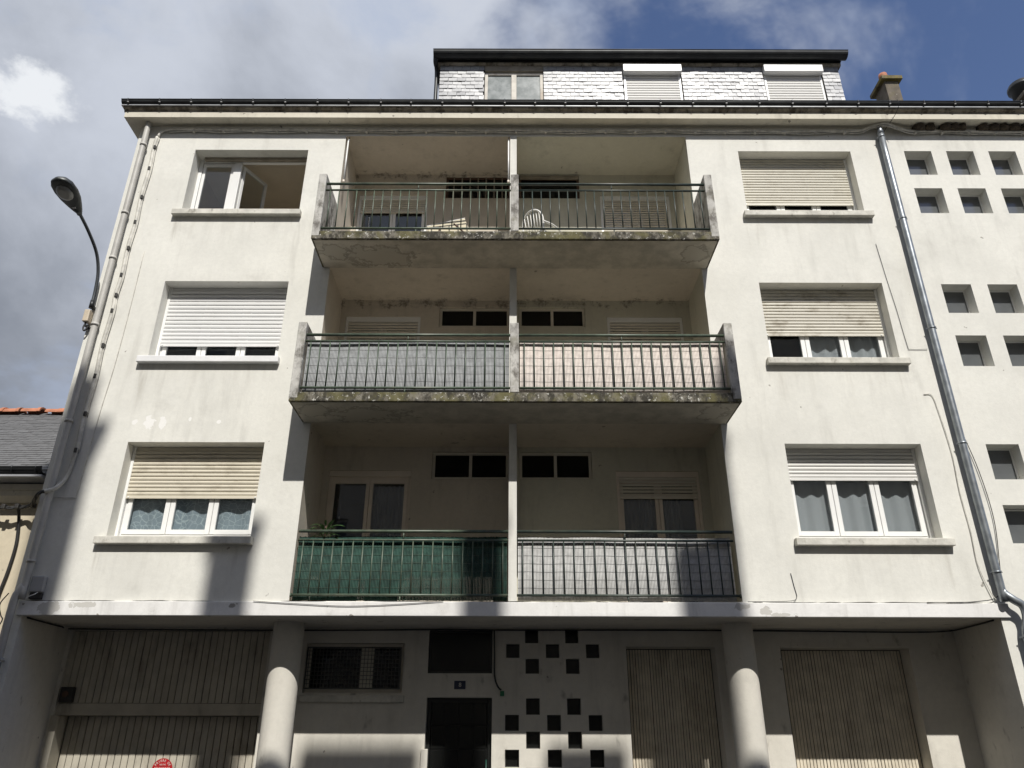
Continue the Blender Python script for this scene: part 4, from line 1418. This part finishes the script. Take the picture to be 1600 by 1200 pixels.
# ------------------------------------------------------------------ neighbouring house on the left
nb = top('neighbour_house', 'low ochre rendered house with slate roof and red ridge tiles', 'house', (-11, 0, 0))
NX0, NX1 = -17.0, -7.02
NY = .03
w = MB()
w.wall(NX0, NX1, 0, 4.9, NY, [(-9.6, -8.5, 1.0, 2.7, .2), (-12.6, -11.5, 1.0, 2.7, .2)])
w.quad((NX0, NY, 0), (NX0, NY, 5), (NX0, 6, 5), (NX0, 6, 0))
w.obj('wall', 'ochre', nb)
for x_ in (-9.6, -12.6):
    wf = MB().ring(x_, x_ + 1.1, 1.0, 2.7, NY + .15, NY + .2, .06).obj('window', 'pvc', nb)
    MB().box(x_ + .06, x_ + 1.04, NY + .17, NY + .176, 1.06, 2.64).obj('pane', 'glass_dark', wf)
    MB().box(x_ + .02, x_ + 1.08, NY + .202, NY + .21, 1.02, 2.68).obj('backing', 'dark_room', wf)
MB().prism([(-.03, 4.775), (-.12, 4.85), (-.12, 4.93), (-.15, 4.935), (-.15, 5.02), (.3, 5.02), (.3, 4.775)][::-1], NX0, NX1 - .05).obj('cornice', 'cream', nb, recalc=True)
MB().prism([(-.36, 5.045), (-.40, 5.06), (-.40, 5.09), (.2, 5.12), (.2, 5.03)][::-1], NX0, NX1 - .03).obj('eave_strip', 'zinc_pale', nb, recalc=True)
ng = gutter(NX0, NX1 - .03, -.37, 5.19, .075, 'zinc_dark', nb)
gk = MB().tube([(0, -.37 + .083 * math.cos(t), 5.19 + .083 * math.sin(t)) for t in [math.pi * .95 + math.pi * .6 * k / 6 for k in range(7)]], .010, 6).mesh('gutter_hook', 'zinc_dark')
x_ = NX1 - .12
while x_ > NX0:
    add('gutter_hook', gk, ng, (x_, 0, 0))
    x_ -= .36
EY, EZ, RY, RZ = -.33, 5.13, 2.6, 7.27
MB().prism([(EY, EZ - .02), (RY, RZ - .02), (RY * 2 - EY, EZ - .02), (RY * 2 - EY, EZ - .1), (RY, RZ - .14), (EY, EZ - .04)], NX0, NX1 - .005).obj('roof', 'slate_roof', nb, recalc=True)
rf = [o for o in nb.children if o.name.startswith('roof')][0]
sl_ = math.hypot(RY - EY, RZ - EZ)
ux, uz = (RY - EY) / sl_, (RZ - EZ) / sl_
rows = int(sl_ / .105)
sb = MB()
bm = sb.bm
r = random.Random(9)
for j in range(rows):
    s0 = j * sl_ / rows
    x_ = NX1 - .01 - (.11 if j % 2 else 0)
    while x_ > -12.5:
        wd = .216
        lift = r.uniform(.006, .012)
        dz0 = r.uniform(-.006, .006)
        q = []
        for (xx, s_, h) in ((x_ - wd, s0 + dz0, lift), (x_, s0 + dz0 + r.uniform(-.004, .004), lift + r.uniform(-.002, .002)), (x_, s0 + .15, .001), (x_ - wd, s0 + .15, .001)):
            q.append(bm.verts.new((xx, EY + ux * s_ - uz * h, EZ - .015 + uz * s_ + ux * h)))
        bm.faces.new(q)
        p0 = bm.verts.new((q[0].co.x, q[0].co.y + uz * lift, q[0].co.z - ux * lift))
        p1 = bm.verts.new((q[1].co.x, q[1].co.y + uz * lift, q[1].co.z - ux * lift))
        bm.faces.new((q[1], q[0], p0, p1))
        x_ -= wd + .004
sb.obj('slates', 'slate_roof', rf, kind='stuff')
rt_ = MB()
rp = [(RY + .13 * math.cos(t) * 1.1, RZ - .02 + .105 * math.sin(t)) for t in [math.pi * k / 8 for k in range(9)]]
rp2 = [(RY + .115 * math.cos(t) * 1.1, RZ - .02 + .09 * math.sin(t)) for t in [math.pi * k / 8 for k in range(9)]]
rt_.prism(rp + rp2[::-1], -.02, .36)
lip = [(RY + .145 * math.cos(t) * 1.1, RZ - .02 + .122 * math.sin(t)) for t in [math.pi * k / 8 for k in range(9)]]
rt_.prism(lip + rp[::-1], .30, .36)
rm = rt_.mesh('ridge_tile', 'tile_red', True)
x_ = NX1 - .38
while x_ > -14:
    add('ridge_tile', rm, rf, (x_, 0, rnd.uniform(-.006, .006)), rot=(0, rnd.uniform(-.015, .015), 0))
    x_ -= .365
nb.location = (-11, .37, -.056)
nb.scale = (1, 1, 1.035)
# cables on the neighbour
pts = [(-6.8, -.16, 4.93), (-6.98, -.10, 4.88), (-7.15, .10, 4.80), (-7.32, .22, 4.78), (-7.55, .20, 4.76), (-7.85, .22, 4.78), (-8.3, .20, 4.75), (-9.2, .22, 4.76), (-11, .22, 4.76)]
t = cable('twisted_cable', 'twisted dark power cable running under the ochre house eave', pts, .017, 'cable_dark', strands=3)
for x_, z_ in ((-7.20, 4.79), (-7.42, 4.77), (-7.62, 4.765)):
    MB().box(x_ - .03, x_ + .03, .15, .25, z_ - .03, z_ + .045, .01).obj('connector', 'box_dark', t)
cable('drop_cable', 'thick black cable dropping down the ochre wall beside the drainpipe', [(-7.42, .22, 4.76), (-7.44, .34, 4.6), (-7.40, .37, 4.25), (-7.41, .37, 3.85), (-7.45, .37, 3.45), (-7.43, .37, 3.0), (-7.42, .37, 2.4)], .024, 'cable_dark')
cable('loose_wires', 'thin loose wires looping at the drainpipe foot beside the canopy end', [(-6.98, -.14, 3.45), (-7.06, -.14, 3.3), (-7.0, -.15, 3.15), (-6.93, -.2, 3.08), (-7.0, -.17, 2.9), (-7.04, -.14, 2.5)], .008, 'cable_dark')

# ------------------------------------------------------------------ building across the street, behind the viewer
ob = top('opposite_building', 'tall limestone building across the street with chimney stacks', 'building', (0, -11.75, 0))
OY, OZ = -11.75, 15.05
oh = []
for c_ in range(12):
    for f in range(5):
        xx = -26 + c_ * 4.4 + .9
        oh.append((xx, xx + 1.2, .9 + f * 2.9 + .1, 2.6 + f * 2.9 + .1))
w = MB()
w.wall(-27, 27, 0, OZ, 0, [(*h, .2) for h in oh])
for v in w.bm.verts:
    v.co = Vector((-v.co.x, OY - v.co.y, v.co.z))
w.box(-27, 27, -22, OY - .9, 0, OZ - .02)
w.obj('wall', 'opp', ob)
wm_ = MB().ring(-.6, .6, 0, 1.7, -.24, -.19, .07).mesh('window', 'pvc')
pm_ = MB().box(-.53, .53, -.222, -.216, .07, 1.63).mesh('pane', 'glass_mid')
for a, b, c_, d in oh:
    wf = add('window', wm_, ob, (-(a + b) / 2, OY, c_))
    add('pane', pm_, wf, (-(a + b) / 2, OY, c_))
MB().box(-27, 27, OY - 1.0, OY + .12, OZ, OZ + .12).obj('cornice', 'opp', ob)
SY = -17.5
sx_, sz_ = .221 * 17.5, 1.131 * 17.5
MB().box(-27, 27, -22, SY + .3, OZ - .02, sz_ + 1.5).obj('upper_storey', 'opp', ob)
for (a, b, zt, cap, pots) in ((-7.10, -6.36, 5.85, .12, ((-6.76, .25, .78),)), (-4.30, -3.70, 4.30, .06, ()), (-.66, -.12, 4.35, .05, ()),
                              (2.40, 2.93, 4.30, .0, ()), (2.93, 3.27, 5.65, .04, ((3.10, .12, .35),)), (-2.75, -1.05, 2.95, .0, ()), (.80, 1.95, 2.95, .0, ())):
    st = MB().box(a + sx_, b + sx_, SY - .25, SY + .05, sz_ + 1.2, zt + sz_).obj('chimney_stack', 'chimney', ob)
    if cap:
        MB().box(a + sx_ - cap, b + sx_ + cap, SY - .32, SY + .12, zt + sz_ + .002, zt + sz_ + .14).obj('cap', 'chimney', st)
    for (px_, pr_, ph_) in pots:
        MB().tube([(px_ + sx_, SY - .1, zt + sz_ + .142), (px_ + sx_, SY - .1, zt + sz_ + .14 + ph_)], [pr_, pr_ * .9], 14).obj('chimney_pot', 'tile_red', st)
